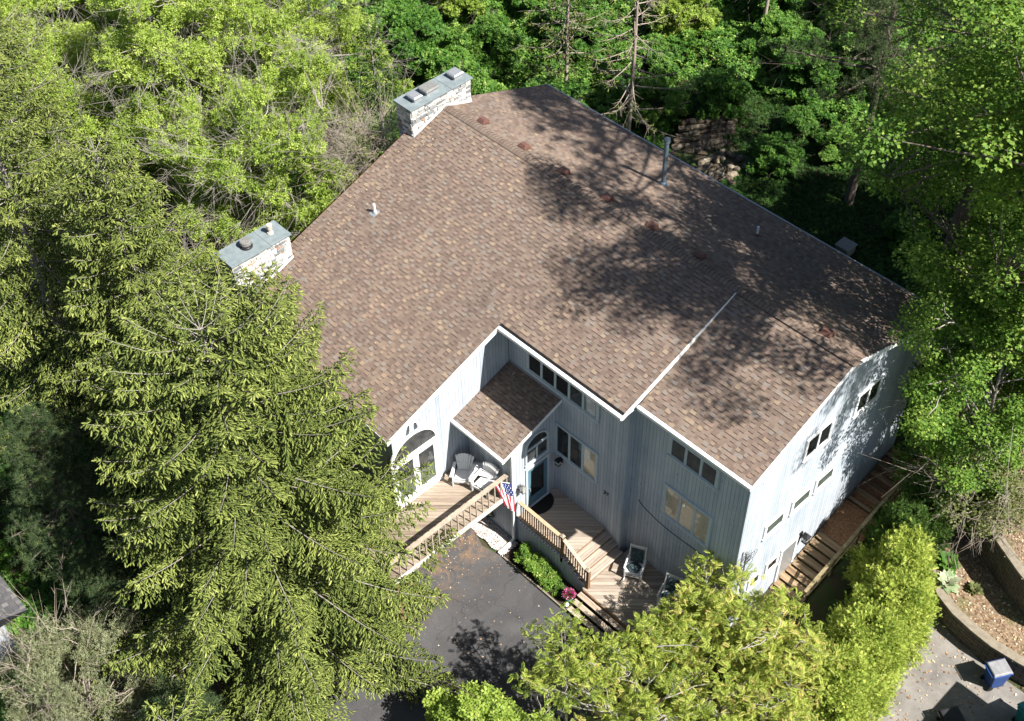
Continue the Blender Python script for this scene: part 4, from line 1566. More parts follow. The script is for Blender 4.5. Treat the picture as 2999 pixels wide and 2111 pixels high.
def curve_wall(name, label, pts, z0, z1, th=.28, group=None):
    """block wall along points (outer foot line), thickness towards the left of the path"""
    P = [Vector((a, b, 0)) for a, b in pts]
    nrm = []
    for i in range(len(P)):
        d = (P[min(i + 1, len(P) - 1)] - P[max(i - 1, 0)]).normalized()
        nrm.append(Vector((-d.y, d.x, 0)))
    t = thing(name, label, 'wall', (P[0].x, P[0].y, z0), group)
    for part, (a, b, o0, o1, m) in {'blocks': (z0, z1 - .09, 0, th, M['block']), 'coping': (z1 - .089, z1, -.03, th + .02, M['capst'])}.items():
        mb = MB()
        for i in range(len(P) - 1):
            q0, q1, n0, n1 = P[i], P[i + 1], nrm[i], nrm[i + 1]
            pts4 = [q0 + n0 * o0, q1 + n1 * o0, q1 + n1 * o1, q0 + n0 * o1]
            lo = [Vector((p.x, p.y, a)) for p in pts4]; hi = [Vector((p.x, p.y, b)) for p in pts4]
            mb.poly(hi); mb.poly([lo[0], lo[1], hi[1], hi[0]]); mb.poly([lo[2], lo[3], hi[3], hi[2]])
            if i == 0: mb.poly([lo[3], lo[0], hi[0], hi[3]])
            if i == len(P) - 2: mb.poly([lo[1], lo[2], hi[2], hi[1]])
        mb.build(part, m, t)
    return t, P, nrm
w1 = [(21.6, 2.75), (22.3, 2.3), (22.95, 1.83), (23.7, 1.55), (24.5, 1.42), (25.3, 1.36), (26.2, 1.45), (29, 1.9), (33, 2.4)]
w2 = [(21.35, 8.2), (21.4, 7.0), (21.62, 5.95), (22.0, 5.15), (22.75, 4.45), (23.6, 4.0), (24.6, 3.5), (26, 2.95), (29, 3.5), (33, 4.2)]
curve_wall('retaining_wall', 'lower curved block retaining wall behind the blue bin', w1, -.1, 1.02)
curve_wall('retaining_wall', 'upper curved block retaining wall on the right edge', w2, .5, 2.42)
structure(sheet('lower_terrace', [(a, b + .05) for a, b in w1] + [(33, 5), (26, 3.5), (24.6, 4.0), (23.0, 5.0), (22.2, 6.5), (21.9, 8.4), (20.9, 8.4), (20.8, 4.5)], .93, M['terr'], .8))
structure(sheet('upper_terrace', [(a + .12, b + .12) for a, b in w2[::1]] + [(36, 6), (36, 16), (24, 16), (21.5, 12)], 2.34, M['terr'], .5))
# scattered fallen leaves on apron and terraces
N = 5200
rx_ = rg.uniform(21.4, 28, N); ry_ = rg.uniform(-4.5, 7.5, N)
def lz(x, y):
    if y < 1.3:
        return .03
    a = np.interp(x, [p[0] for p in w1], [p[1] for p in w1])
    b = np.interp(x, [p[0] for p in w2[2:]], [p[1] for p in w2[2:]])
    return .03 if y < a else (.95 if y < b else 2.36)
keep = []
for i in range(N):
    x, y = rx_[i], ry_[i]
    dens = math.exp(-max(0, (x - 22.2) + (-y + .5) * .15) * .55) if y < 1.4 else .8
    keep.append(rg.random() < dens + .08)
keep = np.array(keep)
rx_, ry_ = rx_[keep], ry_[keep]
rz_ = np.array([lz(a, b) for a, b in zip(rx_, ry_)])
N = len(rx_)
tv, tf, t0 = T_leaf()
dd = rg.normal(0, 1, (N, 3)); dd[:, 2] *= .15
M['dryleaf'] = m_tint('dry fallen leaves', [(0, (.13, .07, .04)), (.4, (.30, .18, .10)), (.8, (.45, .34, .22)), (1, (.58, .50, .38))], .9)
Vv, Ff, Tt = inst(tv, tf, t0, np.stack([rx_, ry_, rz_], 1), frames(dd, rg, roll=.2), rg.uniform(.05, .11, N), rg.random(N))
tag(np_mesh('fallen_leaves', Vv, Ff, M['dryleaf'], Tt), 'dry brown leaves scattered over the concrete and terraces', 'leaves', kind='stuff')

# leaf and petal litter on the asphalt, thicker toward the balcony, and in the roof corners
N = 1500
lx = rg.uniform(8.6, 17, N); ly = rg.uniform(-13, -7.45, N)
kp = rg.random(N) < (.10 + .9 * np.exp(-np.maximum(0, lx - 9.6) * .9) * np.exp(-np.maximum(0, -ly - 8.9) * .5))
lx, ly = lx[kp], ly[kp]
n2 = 260
qx = np.abs(rg.normal(0, 1.5, n2)) + .1; qy = rg.uniform(-9.8, -1, n2)
n3 = 60
ex = rg.uniform(8.5, 10.8, n3); ey = -4.50 - np.abs(rg.normal(0, .12, n3))
P_ = np.concatenate([np.stack([lx, ly, np.full(len(lx), .02)], 1), np.stack([qx, qy, zf(qy) + .055], 1), np.stack([ex, ey, shed_z(ey) + .055], 1)])
N = len(P_)
dd = rg.normal(0, 1, (N, 3)); dd[:, 2] *= .1
Vv, Ff, Tt = inst(tv, tf, t0, P_, frames(dd, rg, roll=.15), rg.uniform(.03, .07, N), rg.random(N))
tag(np_mesh('leaf_debris', Vv, Ff, M['dryleaf'], Tt), 'small brown leaf litter on the asphalt and along the roof edge', 'leaves', kind='stuff')

def bin_(label, x, y, rz, cbody, clid, h=1.0, open_lid=False, z=.016):
    t = thing('wheeled_bin', label, 'bin')
    mb = MB()
    mb.hexa([(-.22, -.26, .04), (.22, -.26, .04), (.22, .20, .04), (-.22, .20, .04), (-.29, -.33, h - .08), (.29, -.33, h - .08), (.29, .31, h - .08), (-.29, .31, h - .08)])
    mb.build('body', cbody, t, bevel=.02)
    mb = MB()
    mb.box(-.32, .32, -.36, .34, h - .079, h - .04)
    mb.build('rim', cbody, t, bevel=.015)
    mb = MB()
    mb.hexa([(-.30, -.36, h - .039), (.30, -.36, h - .039), (.30, .33, h - .039), (-.30, .33, h - .039), (-.25, -.29, h + .02), (.25, -.29, h + .02), (.25, .30, h + .03), (-.25, .30, h + .03)])
    mb.build('lid', clid, t, bevel=.015)
    mb = MB(); mb.tube([(-.25, .38, h - .06), (.25, .38, h - .06)], .018, 8); mb.build('handle', cbody, t)
    for s in (-1, 1):
        mb = MB(); mb.tube([(s * .20, .22, .10), (s * .26, .22, .10)], .10, 14); mb.build('wheel', M['blackm'], t)
    place(t, (x, y, z), rz)
    return t
M['binblue'] = m_plain('blue bin plastic', (.02, .07, .24), (.015, .05, .19), .45, 4)
M['lidgrey'] = m_plain('dusty grey lid', (.28, .28, .29), (.18, .18, .19), .5, 4)
M['bindark'] = m_plain('dark grey bin plastic', (.035, .037, .04), (.022, .024, .026), .5, 4)
M['teal'] = m_plain('teal plastic', (.03, .22, .24), (.02, .16, .18), .45, 4)
bin_('blue wheeled bin with a dusty grey lid against the lower retaining wall', 25.92, .85, math.radians(150), M['binblue'], M['lidgrey'])
bin_('dark low bin standing in the shade on the concrete', 25.75, -1.45, math.radians(150), M['bindark'], M['bindark'], .55)
bin_('teal wheeled bin at the right edge of the concrete', 27.42, .30, math.radians(160), M['teal'], M['teal'], 1.05)
mb = MB()
for (cx, cy, r) in ((25.75, -4.55, .42), (26.15, -4.0, .34), (25.3, -5.0, .3)):
    mb.blob((cx, cy, 1.0), (r, r, .35), 18, 9)
mb.box(25.2, 26.3, -5.3, -3.9, .03, 1.0)
o = mb.build('covered_grill', m_plain('black vinyl cover', (.012, .012, .013), (.008, .008, .009), .5, 3), smooth=False)
tag(o, 'black covered grill on the concrete at the bottom edge', 'grill')

# neighbour's garage whose corner throws the straight shade on the concrete
nb = thing('garage', 'neighbouring garage just beyond the right edge shading the concrete', 'building', (31, 0, 0))
mb = MB(); mb.box(28.6, 36, -14, 0.3, 0, 3.6); mb.build('wall', M['siding'], nb)
mb = MB(); mb.hexa([(28.2, -14.4, 3.6), (36.4, -14.4, 3.6), (36.4, .7, 3.6), (28.2, .7, 3.6), (28.2, -14.4, 3.78), (32.3, -14.4, 5.0), (32.3, .7, 5.0), (28.2, .7, 3.78)])
mb.build('roof', M['dark'], nb)
# neighbouring roof glimpsed at the left edge
nl = thing('neighbour_house', 'corner of a dark shingled neighbouring roof at the left edge below the pines', 'house', (-2, -25, 0))
mb = MB(); mb.box(-7, 2.2, -32, -21.9, -.2, 3.0); mb.build('wall', M['siding'], nl)
mb = MB(); mb.poly([(-7.3, -21.2, 3.3), (3.4, -21.2, 3.3), (3.4, -26.8, 5.4), (-7.3, -26.8, 5.4)][::-1]); mb.poly([(-7.3, -26.8, 5.4), (3.0, -26.8, 5.4), (3.0, -32.4, 3.3), (-7.3, -32.4, 3.3)][::-1])
mb.poly([(3.4, -21.2, 3.3), (3.4, -26.8, 5.4), (3.0, -32.4, 3.3)]); mb.build('roof_deck', M['dark'], nl)
kk = math.sqrt(5.6 ** 2 + 2.1 ** 2)
nd_ = (0, 5.6 / kk, -2.1 / kk); nn_ = (0, 2.1 / kk, 5.6 / kk)
s_ = shingles('roof_shingles', (-7.3, -26.8, 5.44), (1, 0, 0), nd_, nn_, kk, lambda s: (0, 10.7), 31, nl, course=.2)
s_.data.materials[0] = m_tint('grey shingles', [(0, (.02, .02, .022)), (.1, (.07, .07, .075)), (1, (.16, .155, .15))], .95)

# stone terrace built into the bank behind the house
t = thing('stone_ledge', 'old dry stone terrace and tumbled rocks in the shaded back yard', 'stonework', (2.2, 13.5, 2.6))
mb = MB(); rr = random.Random(12)
M['rock'] = m_tint('brown ledge stone', [(0, (.07, .05, .035)), (.4, (.14, .115, .085)), (.8, (.24, .20, .15)), (1, (.34, .30, .24))], .9, sc=6)
base = Vector((1.5, 12.2, 0)); ax_ = Vector((.52, .85, 0)).normalized(); up_ = Vector((-.72, .69, 0)).normalized()
for lay in range(6):
    o_ = base + up_ * (lay * .24) + ax_ * (.12 * lay)
    u = 0
    while u < 3.1 - lay * .12:
        w = rr.uniform(.12, .62); d_ = rr.uniform(.22, .36); hh = rr.uniform(.10, .16)
        bend = up_ * (.10 * (u - 1.5) ** 2 * .5)
        p = o_ + ax_ * u + bend + up_ * rr.uniform(-.04, .04)
        h0 = H(p.x, p.y) - .12 + lay * .13
        a, b = p, p + ax_ * (w - .02)
        c, e = b + up_ * d_, a + up_ * d_
        j = lambda: rr.uniform(-.035, .035)
        mb.hexa([(a.x + j(), a.y + j(), h0), (b.x + j(), b.y + j(), h0), (c.x, c.y, h0), (e.x, e.y, h0), (a.x + j(), a.y + j(), h0 + hh + j()), (b.x + j(), b.y + j(), h0 + hh + j()), (c.x + j(), c.y + j(), h0 + hh + j() * .5), (e.x + j(), e.y + j(), h0 + hh + j() * .5)], tint=rr.random() * .6)
        u += w
mb.build('ledge', M['rock'], t)
for i in range(92):
    mb = MB()
    a = rr.random()
    x = 3.5 + rr.gauss(0, .65) + a * .5; y = 12.5 + rr.gauss(0, .65) + (1.2 if i % 3 == 0 else 0)
    r = rr.uniform(.07, .21)
    mb.blob((x, y, H(x, y) + r * .3), (r * rr.uniform(.8, 1.3), r * rr.uniform(.8, 1.3), r * .75), 7, 4, .12, rr, tint=.15 + .8 * rr.random() ** 1.4)
    mb.build('rock', M['rock'], t)
# low pump box and slab near the back corner
mb = MB(); z = H(11.2, 12.1)
mb.box(10.9, 11.5, 11.8, 12.4, z - .1, z + .55); mb.box(10.85, 11.55, 11.75, 12.45, z + .551, z + .60)
tag(mb.build('utility_box', M['greym'], bevel=.02), 'grey utility box in deep shade behind the back corner of the roof', 'utility box')

# ------------------------------------------------------------ vegetation
Gn = lambda s: np.random.default_rng(s)
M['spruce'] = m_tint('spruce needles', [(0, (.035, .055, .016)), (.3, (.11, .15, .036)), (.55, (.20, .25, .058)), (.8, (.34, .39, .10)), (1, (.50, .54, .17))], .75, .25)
M['pine'] = m_tint('pine needles', [(0, (.02, .04, .018)), (.5, (.055, .09, .035)), (1, (.13, .16, .05))], .7, .12)
M['maple'] = m_tint('maple leaves', [(0, (.035, .09, .014)), (.5, (.11, .215, .032)), (.8, (.23, .34, .055)), (1, (.40, .48, .14))], .55, .35)
M['spring'] = m_tint('fresh spring leaves', [(0, (.10, .17, .025)), (.5, (.28, .39, .065)), (.85, (.44, .53, .12)), (1, (.55, .60, .22))], .6, .38)
M['hill'] = m_tint('undergrowth leaves', [(0, (.025, .08, .014)), (.45, (.075, .18, .028)), (.8, (.165, .30, .05)), (1, (.32, .43, .11))], .5, .3)
M['lawn'] = m_tint('ground cover leaves darkened for shade', [(0, (.012, .03, .008)), (.6, (.03, .08, .014)), (1, (.09, .17, .03))], .6, .3)  # leaf colour darkened to carry the tree shade over the back yard
M['sumac'] = m_tint('sumac leaflets', [(0, (.05, .09, .018)), (.3, (.17, .24, .035)), (.6, (.33, .40, .07)), (.85, (.48, .50, .13)), (1, (.52, .36, .15))], .6, .38)
M['gold'] = m_tint('golden cypress sprays', [(0, (.06, .12, .02)), (.4, (.20, .29, .04)), (.7, (.40, .48, .09)), (1, (.62, .65, .18))], .7, .25)
M['yew'] = m_tint('green arborvitae sprays', [(0, (.02, .05, .014)), (.5, (.06, .12, .022)), (1, (.15, .22, .045))], .7, .25)
M['olive'] = m_tint('olive bush leaves', [(0, (.06, .08, .025)), (.5, (.15, .17, .06)), (1, (.30, .31, .14))], .7, .3)
M['greyleaf'] = m_tint('pale grey green leaves', [(0, (.09, .11, .055)), (.5, (.19, .21, .11)), (1, (.34, .35, .21))], .7, .3)

def tubes_np(paths, n=5):
    """paths: list of (pts (k,3), radii (k,)) -> V,F"""
    V = []; F = []; off = 0
    ang = np.arange(n) * 2 * np.pi / n
    for pts, rad in paths:
        pts = np.asarray(pts, float); rad = np.asarray(rad, float)
        d = np.gradient(pts, axis=0)
        d /= (np.linalg.norm(d, axis=1, keepdims=True) + 1e-9)
        ref = np.where(np.abs(d[:, 2:3]) < .9, np.array([[0, 0, 1.]]), np.array([[1., 0, 0]]))
        s = np.cross(d, ref); s /= (np.linalg.norm(s, axis=1, keepdims=True) + 1e-9)
        u = np.cross(s, d)
        ring = pts[:, None, :] + (s[:, None, :] * np.cos(ang)[None, :, None] + u[:, None, :] * np.sin(ang)[None, :, None]) * rad[:, None, None]
        k = len(pts)
        V.append(ring.reshape(-1, 3))
        i = np.arange(k - 1)[:, None] * n; j = np.arange(n)[None, :]; j2 = (j + 1) % n
        F.append((np.stack([i + j, i + j2, i + n + j2, i + n + j], -1).reshape(-1, 4)) + off)
        off += k * n
    return np.concatenate(V), np.concatenate(F)

def tri2quadfree(F): return F

def tree_thing(name, label, cat, base, group=None):
    return thing(name, label, cat, base, group)

TOTAL = [0]
def add_crown(name, chunks, m, parent):
    V = []; F = []; T = []; off = 0
    for v, f, t in chunks:
        V.append(v); F.append(f + off); T.append(t); off += len(v)
    V = np.concatenate(V); F = np.concatenate(F); T = np.concatenate(T)
    TOTAL[0] += len(F)
    return np_mesh(name, V, F, m, T, parent)

def spruce(label, base, Ht, R, seed, prof=.6, dens=1.0, tipup=.1, low=1.0, mat_='spruce', fs=1.0, group=None, name='spruce_tree', keep=None):
    rg = Gn(seed)
    bx, by, bz = base
    t = tree_thing(name, label, 'tree', base, group)
    tr = []
    zz = np.linspace(0, Ht, 14)
    tr.append((np.stack([bx + .05 * np.sin(zz * .7), by + .05 * np.cos(zz * .5), bz + zz], 1), .20 * (Ht / 14) * (1 - zz / Ht) ** .8 + .012))
    P = []; D = []; S = []; Tn = []
    z = low
    while z < Ht - .25:
        f = z / Ht
        nb = int(rg.integers(5, 8)) if f < .93 else 5
        a0 = rg.uniform(0, 6.28)
        for b in range(nb):
            a = a0 + 6.28 * b / nb + rg.normal(0, .18)
            L = R * min(max(0.04, (1 - f)) ** prof, .06 + 3.0 * (1 - f)) * rg.uniform(.75, 1.15)
            if L < .15: L = .15
            bt = rg.normal(0, .06)
            k = max(5, int(L / .30) + 2)
            s = np.linspace(0, 1, k)
            el0 = -.10 + .75 * f ** 2 + rg.normal(0, .06)     # rises near the top
            sag = (1 - f) * .28 * L
            rad = s * L
            zc = z + rad * el0 - sag * np.sin(s * np.pi * .55) * .9 + tipup * L * s ** 3 * 1.3
            side = rg.normal(0, .05) * L * s ** 2
            x = bx + np.cos(a) * rad - np.sin(a) * side
            y = by + np.sin(a) * rad + np.cos(a) * side
            pts = np.stack([x, y, bz + zc], 1)
            if keep is not None and not keep(pts[-1]):
                continue
            tr.append((pts - np.array([0, 0, .05]), (.006 + .003 * L) * (1 - s) ** .8 * (Ht / 14) + .004))
            # secondaries along the branch
            ns = max(4, int(L / .105 * dens))
            ss = (np.arange(ns) + rg.random(ns)) / ns
            ss = .12 + .88 * ss ** .7
            dirb = np.array([math.cos(a), math.sin(a), 0.])
            perp = np.array([-math.sin(a), math.cos(a), 0.])
            for q, sv in enumerate(ss):
                p = np.array([np.interp(sv, s, pts[:, c]) for c in range(3)])
                sg = 1 if q % 2 else -1
                l2 = min(.95, .16 + .42 * L * (1 - sv)) * rg.uniform(.7, 1.15) * min(1, .35 + L / 2.5)
                an = rg.uniform(.7, 1.1)
                d2 = dirb * math.cos(an) + perp * sg * math.sin(an)
                nf = max(3, int(l2 / .038 * dens))
                w = (np.arange(nf) + .5) / nf
                pp = p[None, :] + d2[None, :] * (w * l2)[:, None]
                pp[:, 2] -= .30 * l2 * w ** 2 * 1.2 + rg.random(nf) * .03
                s2 = rg.choice([-1, 1], nf)
                d3 = d2[None, :] * rg.uniform(.3, 1.0, nf)[:, None] + np.cross([0, 0, 1.], d2)[None, :] * (s2 * rg.uniform(.1, .8, nf))[:, None]
                d3[:, 2] = -rg.uniform(.15, 1.25, nf) * (.55 + .45 * (1 - f))
                P.append(pp); D.append(d3)
                S.append(rg.uniform(.11, .23, nf) * fs)
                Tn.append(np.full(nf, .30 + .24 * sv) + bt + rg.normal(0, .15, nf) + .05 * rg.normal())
            # fingers along the very tip
            nf = 6
            d3 = dirb[None, :] + rg.normal(0, .35, (nf, 3)); d3[:, 2] += .15
            P.append(pts[-1][None, :] - dirb[None, :] * rg.uniform(0, .15, nf)[:, None]); D.append(d3); S.append(rg.uniform(.12, .2, nf) * fs); Tn.append(np.full(nf, .6) + rg.normal(0, .12, nf))
        z += (.50 if f < .85 else .28) * rg.uniform(.85, 1.15) / math.sqrt(dens)
    P = np.concatenate(P); D = np.concatenate(D); S = np.concatenate(S); Tn = np.concatenate(Tn)
    V, F = tubes_np(tr)
    np_mesh('trunk', V, F, M['barkpale'], None, t, smooth=True)
    tv, tf, t0 = T_finger()
    sc = np.stack([S, .012 + S * .20, .010 + S * .14], 1)
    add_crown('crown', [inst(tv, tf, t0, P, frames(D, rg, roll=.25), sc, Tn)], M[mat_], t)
    return t

def blobs_to_leaves(rg, centers, radii, n_per, size, tmpl, out_c=None, flat=.7, tbase=.45, tvar=.16, up=.5, droop=0):
    """leaf clusters: centers (K,3) radii (K,)"""
    K = len(centers)
    n = (n_per * (radii / radii.mean()) ** 2).astype(int) + 1
    idx = np.repeat(np.arange(K), n)
    N = len(idx)
    d = rg.normal(0, 1, (N, 3)); d /= np.linalg.norm(d, axis=1, keepdims=True)
    r = rg.random(N) ** .45
    off = d * (r * radii[idx])[:, None]; off[:, 2] *= flat
    pos = centers[idx] + off
    dirs = d * .7 + rg.normal(0, .6, (N, 3)); dirs[:, 2] = dirs[:, 2] * .6 - droop
    nup = np.tile(np.array([[0, 0, 1.]]), (N, 1)) * up + d * .5
    ct = rg.normal(0, .07, K)
    tint = tbase + ct[idx] + rg.normal(0, tvar, N)
    tv, tf, t0 = tmpl
    return inst(tv, tf, t0, pos, frames(dirs, rg, nup, roll=.35), rg.uniform(.75, 1.25, N) * size, tint)

def skeleton(rg, base, top, centers, r0, wig=.12, n_main=5, twig_r=.012):
    """trunk with limbs that reach the cluster centres"""
    base = np.array(base, float); top = np.array(top, float)
    paths = []
    k = 12
    s = np.linspace(0, 1, k)
    tr = base + (top - base) * s[:, None]
    tr[:, 0] += wig * np.sin(s * 5 + rg.uniform(0, 6)) * s; tr[:, 1] += wig * np.cos(s * 4 + rg.uniform(0, 6)) * s
    paths.append((tr, r0 * (1 - s * .85)))
    Hh = np.linalg.norm(top - base)
    # main limbs by clustering centres on azimuth & height
    cen = np.asarray(centers)
    order = rg.permutation(len(cen))
    mains = []
    for c in order[:n_main]:
        tgt = cen[c]
        hz = (tgt[2] - base[2]) / Hh
        t0 = np.clip(hz * .55 - .05 + rg.uniform(-.05, .05), .12, .85)
        p0 = np.array([np.interp(t0, s, tr[:, q]) for q in range(3)])
        ss = np.linspace(0, 1, 9)
        path = p0 + (tgt - p0) * ss[:, None]
        path[:, 2] += np.linalg.norm((tgt - p0)[:2]) * .10 * np.sin(ss * np.pi)
        path += rg.normal(0, .03, path.shape) * Hh * .12 * (np.sin(ss * np.pi))[:, None]
        r = r0 * (1 - t0 * .7) * .36
        paths.append((path, r * (1 - ss * .85) + .01))
        mains.append(path)
    allp = np.concatenate([m[2:] for m in mains] + [tr[4:]]) if mains else tr
    for c in order[n_main:]:
        tgt = cen[c]
        dd = np.linalg.norm(allp - tgt, axis=1) + (allp[:, 2] > tgt[2]) * .8
        p0 = allp[np.argmin(dd)]
        ss = np.linspace(0, 1, 6)
        path = p0 + (tgt - p0) * ss[:, None] + rg.normal(0, .05, (6, 3)) * np.sin(ss * np.pi)[:, None]
        L = np.linalg.norm(tgt - p0)
        paths.append((path, (.008 + .008 * L) * (1 - ss * .8) + twig_r * .3))
    return paths

def noise_shell(rg, c, rad, K, inner=.55, lob=.25, zcut=None, pref=None):
    """K cluster centres in a lumpy ellipsoid"""
    out = []
    ph = rg.uniform(0, 6.28, 6)
    while len(out) < K:
        d = rg.normal(0, 1, 3); d /= np.linalg.norm(d)
        a = math.atan2(d[1], d[0])
        k = 1 + lob * (math.sin(3 * a + ph[0] + 2 * d[2]) * .5 + math.sin(5 * a + ph[1] - 3 * d[2]) * .3 + math.sin(7 * d[2] + ph[2]) * .3)
        r = rg.uniform(inner, 1) ** .7 * k
        p = np.array(c) + d * np.array(rad) * r
        if zcut is not None and p[2] < zcut: continue
        if pref is not None and not pref(p): continue
        out.append(p)
    return np.array(out)

def broadleaf(label, base, c, rad, K, n_per, size, tmpl, mt, seed, cr=.8, bark='bark', r0=.22, group=None, name='broadleaf_tree', twigs=0, zcut=None, pref=None, tbase=.45, inner=.5, n_main=7, cat='tree', lob=.25, up=.5, flat=.7, droop=0, tvar=.16, crown='crown', extra=None):
    rg = Gn(seed)
    t = tree_thing(name, label, cat, base, group)
    cen = noise_shell(rg, c, rad, K, inner, lob, zcut, pref)
    if extra is not None:
        cen = np.concatenate([cen, np.array(extra)]); K = len(cen)
    radii = rg.uniform(.65, 1.25, K) * cr
    top = (c[0] + rg.normal(0, .3), c[1] + rg.normal(0, .3), c[2] + rad[2] * .75)
    paths = skeleton(rg, base, top, cen, r0, n_main=n_main)
    if twigs:
        for q in range(twigs):
            p0 = cen[rg.integers(K)] + rg.normal(0, .3, 3)
            d = p0 - np.array(c); d /= np.linalg.norm(d); d = d + rg.normal(0, .6, 3)
            L = rg.uniform(.4, 1.3)
            s = np.linspace(0, 1, 5)
            path = p0 + d * L * s[:, None] + rg.normal(0, .05, (5, 3)) * s[:, None]
            paths.append((path, .009 * (1 - s * .7)))
            for w in range(4):
                p1 = path[rg.integers(1, 4)]
                d1 = d + rg.normal(0, .9, 3)
                s = np.linspace(0, 1, 3)
                paths.append((p1 + d1 * L * .42 * s[:, None], .0055 * (1 - s * .6)))
    V, F = tubes_np(paths, 5)
    np_mesh('trunk', V, F, M[bark], None, t, smooth=True)
    ch = blobs_to_leaves(rg, cen, radii, n_per, size, tmpl, flat=flat, tbase=tbase, up=up, droop=droop, tvar=tvar)
    add_crown(crown, [ch], M[mt], t)
    return t

def copy_tree(t, loc, rz, sc, label):
    r = t.copy(); C.objects.link(r)
    r.location = loc; r.rotation_euler = (0, 0, rz); r.scale = (sc[0], sc[1], sc[2])
    r['label'] = label
    for ch in t.children:
        c = ch.copy(); C.objects.link(c); c.parent = r
    return r

LEAF = T_leaf(); CL = T_clump(5, 1); CL3 = T_clump(3, 4); FR = T_frond(); SPR = T_spray(); NE = T_needles()

# --- big spruces on the left
spruce('tallest foreground spruce with drooping yellow green sprays covering the lower left', (8.8, -15.25, -.1), 16.2, 6.4, 101, prof=.42)
spruce('spruce leaning its sprays over the low roof corner and the lower chimney', (5.2, -12.7, .2), 13.0, 4.8, 102, prof=.48)
spruce('spruce with a bare mid trunk beyond the low chimney', (.4, -13.3, .5), 15.8, 4.2, 103, prof=.62, low=2.5)
spruce('dark drooping spruce at the left edge behind the pine', (-4.6, -14.6, 1.2), 16.5, 4.6, 104, prof=.6, dens=.85)
spruce('spruce at the upper left edge with hanging brown green sprays', (-9.5, -12.2, 1.8), 16.0, 4.2, 105, prof=.6, dens=.8)
spruce('narrow olive evergreen standing left of the ridge chimney', (-5.4, 1.2, 4.0), 7.2, 1.5, 106, prof=.45, dens=1.0, mat_='yew', low=.4, name='evergreen_tree')
spruce('spruce in the bottom left corner between the shrub and the driveway', (12.3, -20.6, -.1), 7.5, 3.4, 107, prof=.6)

# --- pines
def pine(label, base, Ht, R, seed, z0=.35, nb=46, group='pine trees', size=.17, ncl=16, name='pine_tree', reach=1.0):
    rg = Gn(seed)
    t = tree_thing(name, label, 'tree', base, group)
    b = np.array(base, float)
    tr = []
    s = np.linspace(0, 1, 14)
    trunk = b + np.array([0, 0, 1.]) * Ht * s[:, None]; trunk[:, 0] += .15 * np.sin(s * 4)
    tr.append((trunk, (.20 * Ht / 14) * (1 - s * .85)))
    P = []; D = []
    for i in range(nb):
        f = z0 + (1 - z0) * (i + rg.random()) / nb
        a = i * 2.4 + rg.normal(0, .3)
        L = R * (1 - ((f - z0) / (1 - z0)) ** 1.6 * .8) * rg.uniform(.55, 1.1) * reach
        d = np.array([math.cos(a), math.sin(a), rg.uniform(-.05, .35)])
        p0 = b + np.array([0, 0, Ht * f])
        ss = np.linspace(0, 1, 6)
        path = p0 + d * L * ss[:, None]; path[:, 2] += .12 * L * ss ** 2
        tr.append((path, (.018 + .012 * L) * (1 - ss * .8)))
        for j in range(ncl):
            w = rg.uniform(.35, 1.03)
            p = np.array([np.interp(w, ss, path[:, q]) for q in range(3)])
            sd2 = rg.normal(0, .30 * L * (1.15 - w) + .12, 3); sd2[2] = abs(sd2[2]) * .35
            tip = p + sd2
            if j % 2 == 0:
                s3 = np.linspace(0, 1, 3)
                tr.append((p + (tip - p) * s3[:, None], .012 * (1 - s3 * .6)))
            m = 7
            dd = (tip - p) / (np.linalg.norm(tip - p) + 1e-6)
            P.append(tip + rg.normal(0, .10, (m, 3))); D.append(dd + rg.normal(0, .5, (m, 3)) + np.array([0, 0, .5]))
    P = np.concatenate(P); D = np.concatenate(D)
    V, F = tubes_np(tr, 5); np_mesh('trunk', V, F, M['bark'], None, t, smooth=True)
    tv, tf, t0 = NE
    add_crown('crown', [inst(tv, tf, t0, P, frames(D, rg), rg.uniform(.8, 1.25, len(P)) * size, .5 + rg.normal(0, .18, len(P)))], M['pine'], t)
    return t
pine('shaded long needled pine at the lower left edge above the neighbouring roof', (1.9, -18.4, .3), 8.6, 2.7, 201, z0=.3, nb=44)
pine('small dark pine under the left spruces', (4.6, -19.0, .1), 5.2, 1.9, 202, z0=.25, nb=26)
pine('pine half hidden at the bottom of the big spruce', (10.6, -19.9, 0), 5.4, 1.9, 203, z0=.3, nb=26)
pine('tall dark pine behind the house with a bare leaning trunk', (9.3, 15.0, H(9.3, 15)), 15.5, 4.6, 204, z0=.40, nb=64, size=.2, ncl=22)
pine('tall pine rising behind the maple and shading the roof', (17.0, 8.2, H(17.0, 8.2)), 27.5, 6.6, 205, z0=.64, nb=46, size=.24, ncl=22)

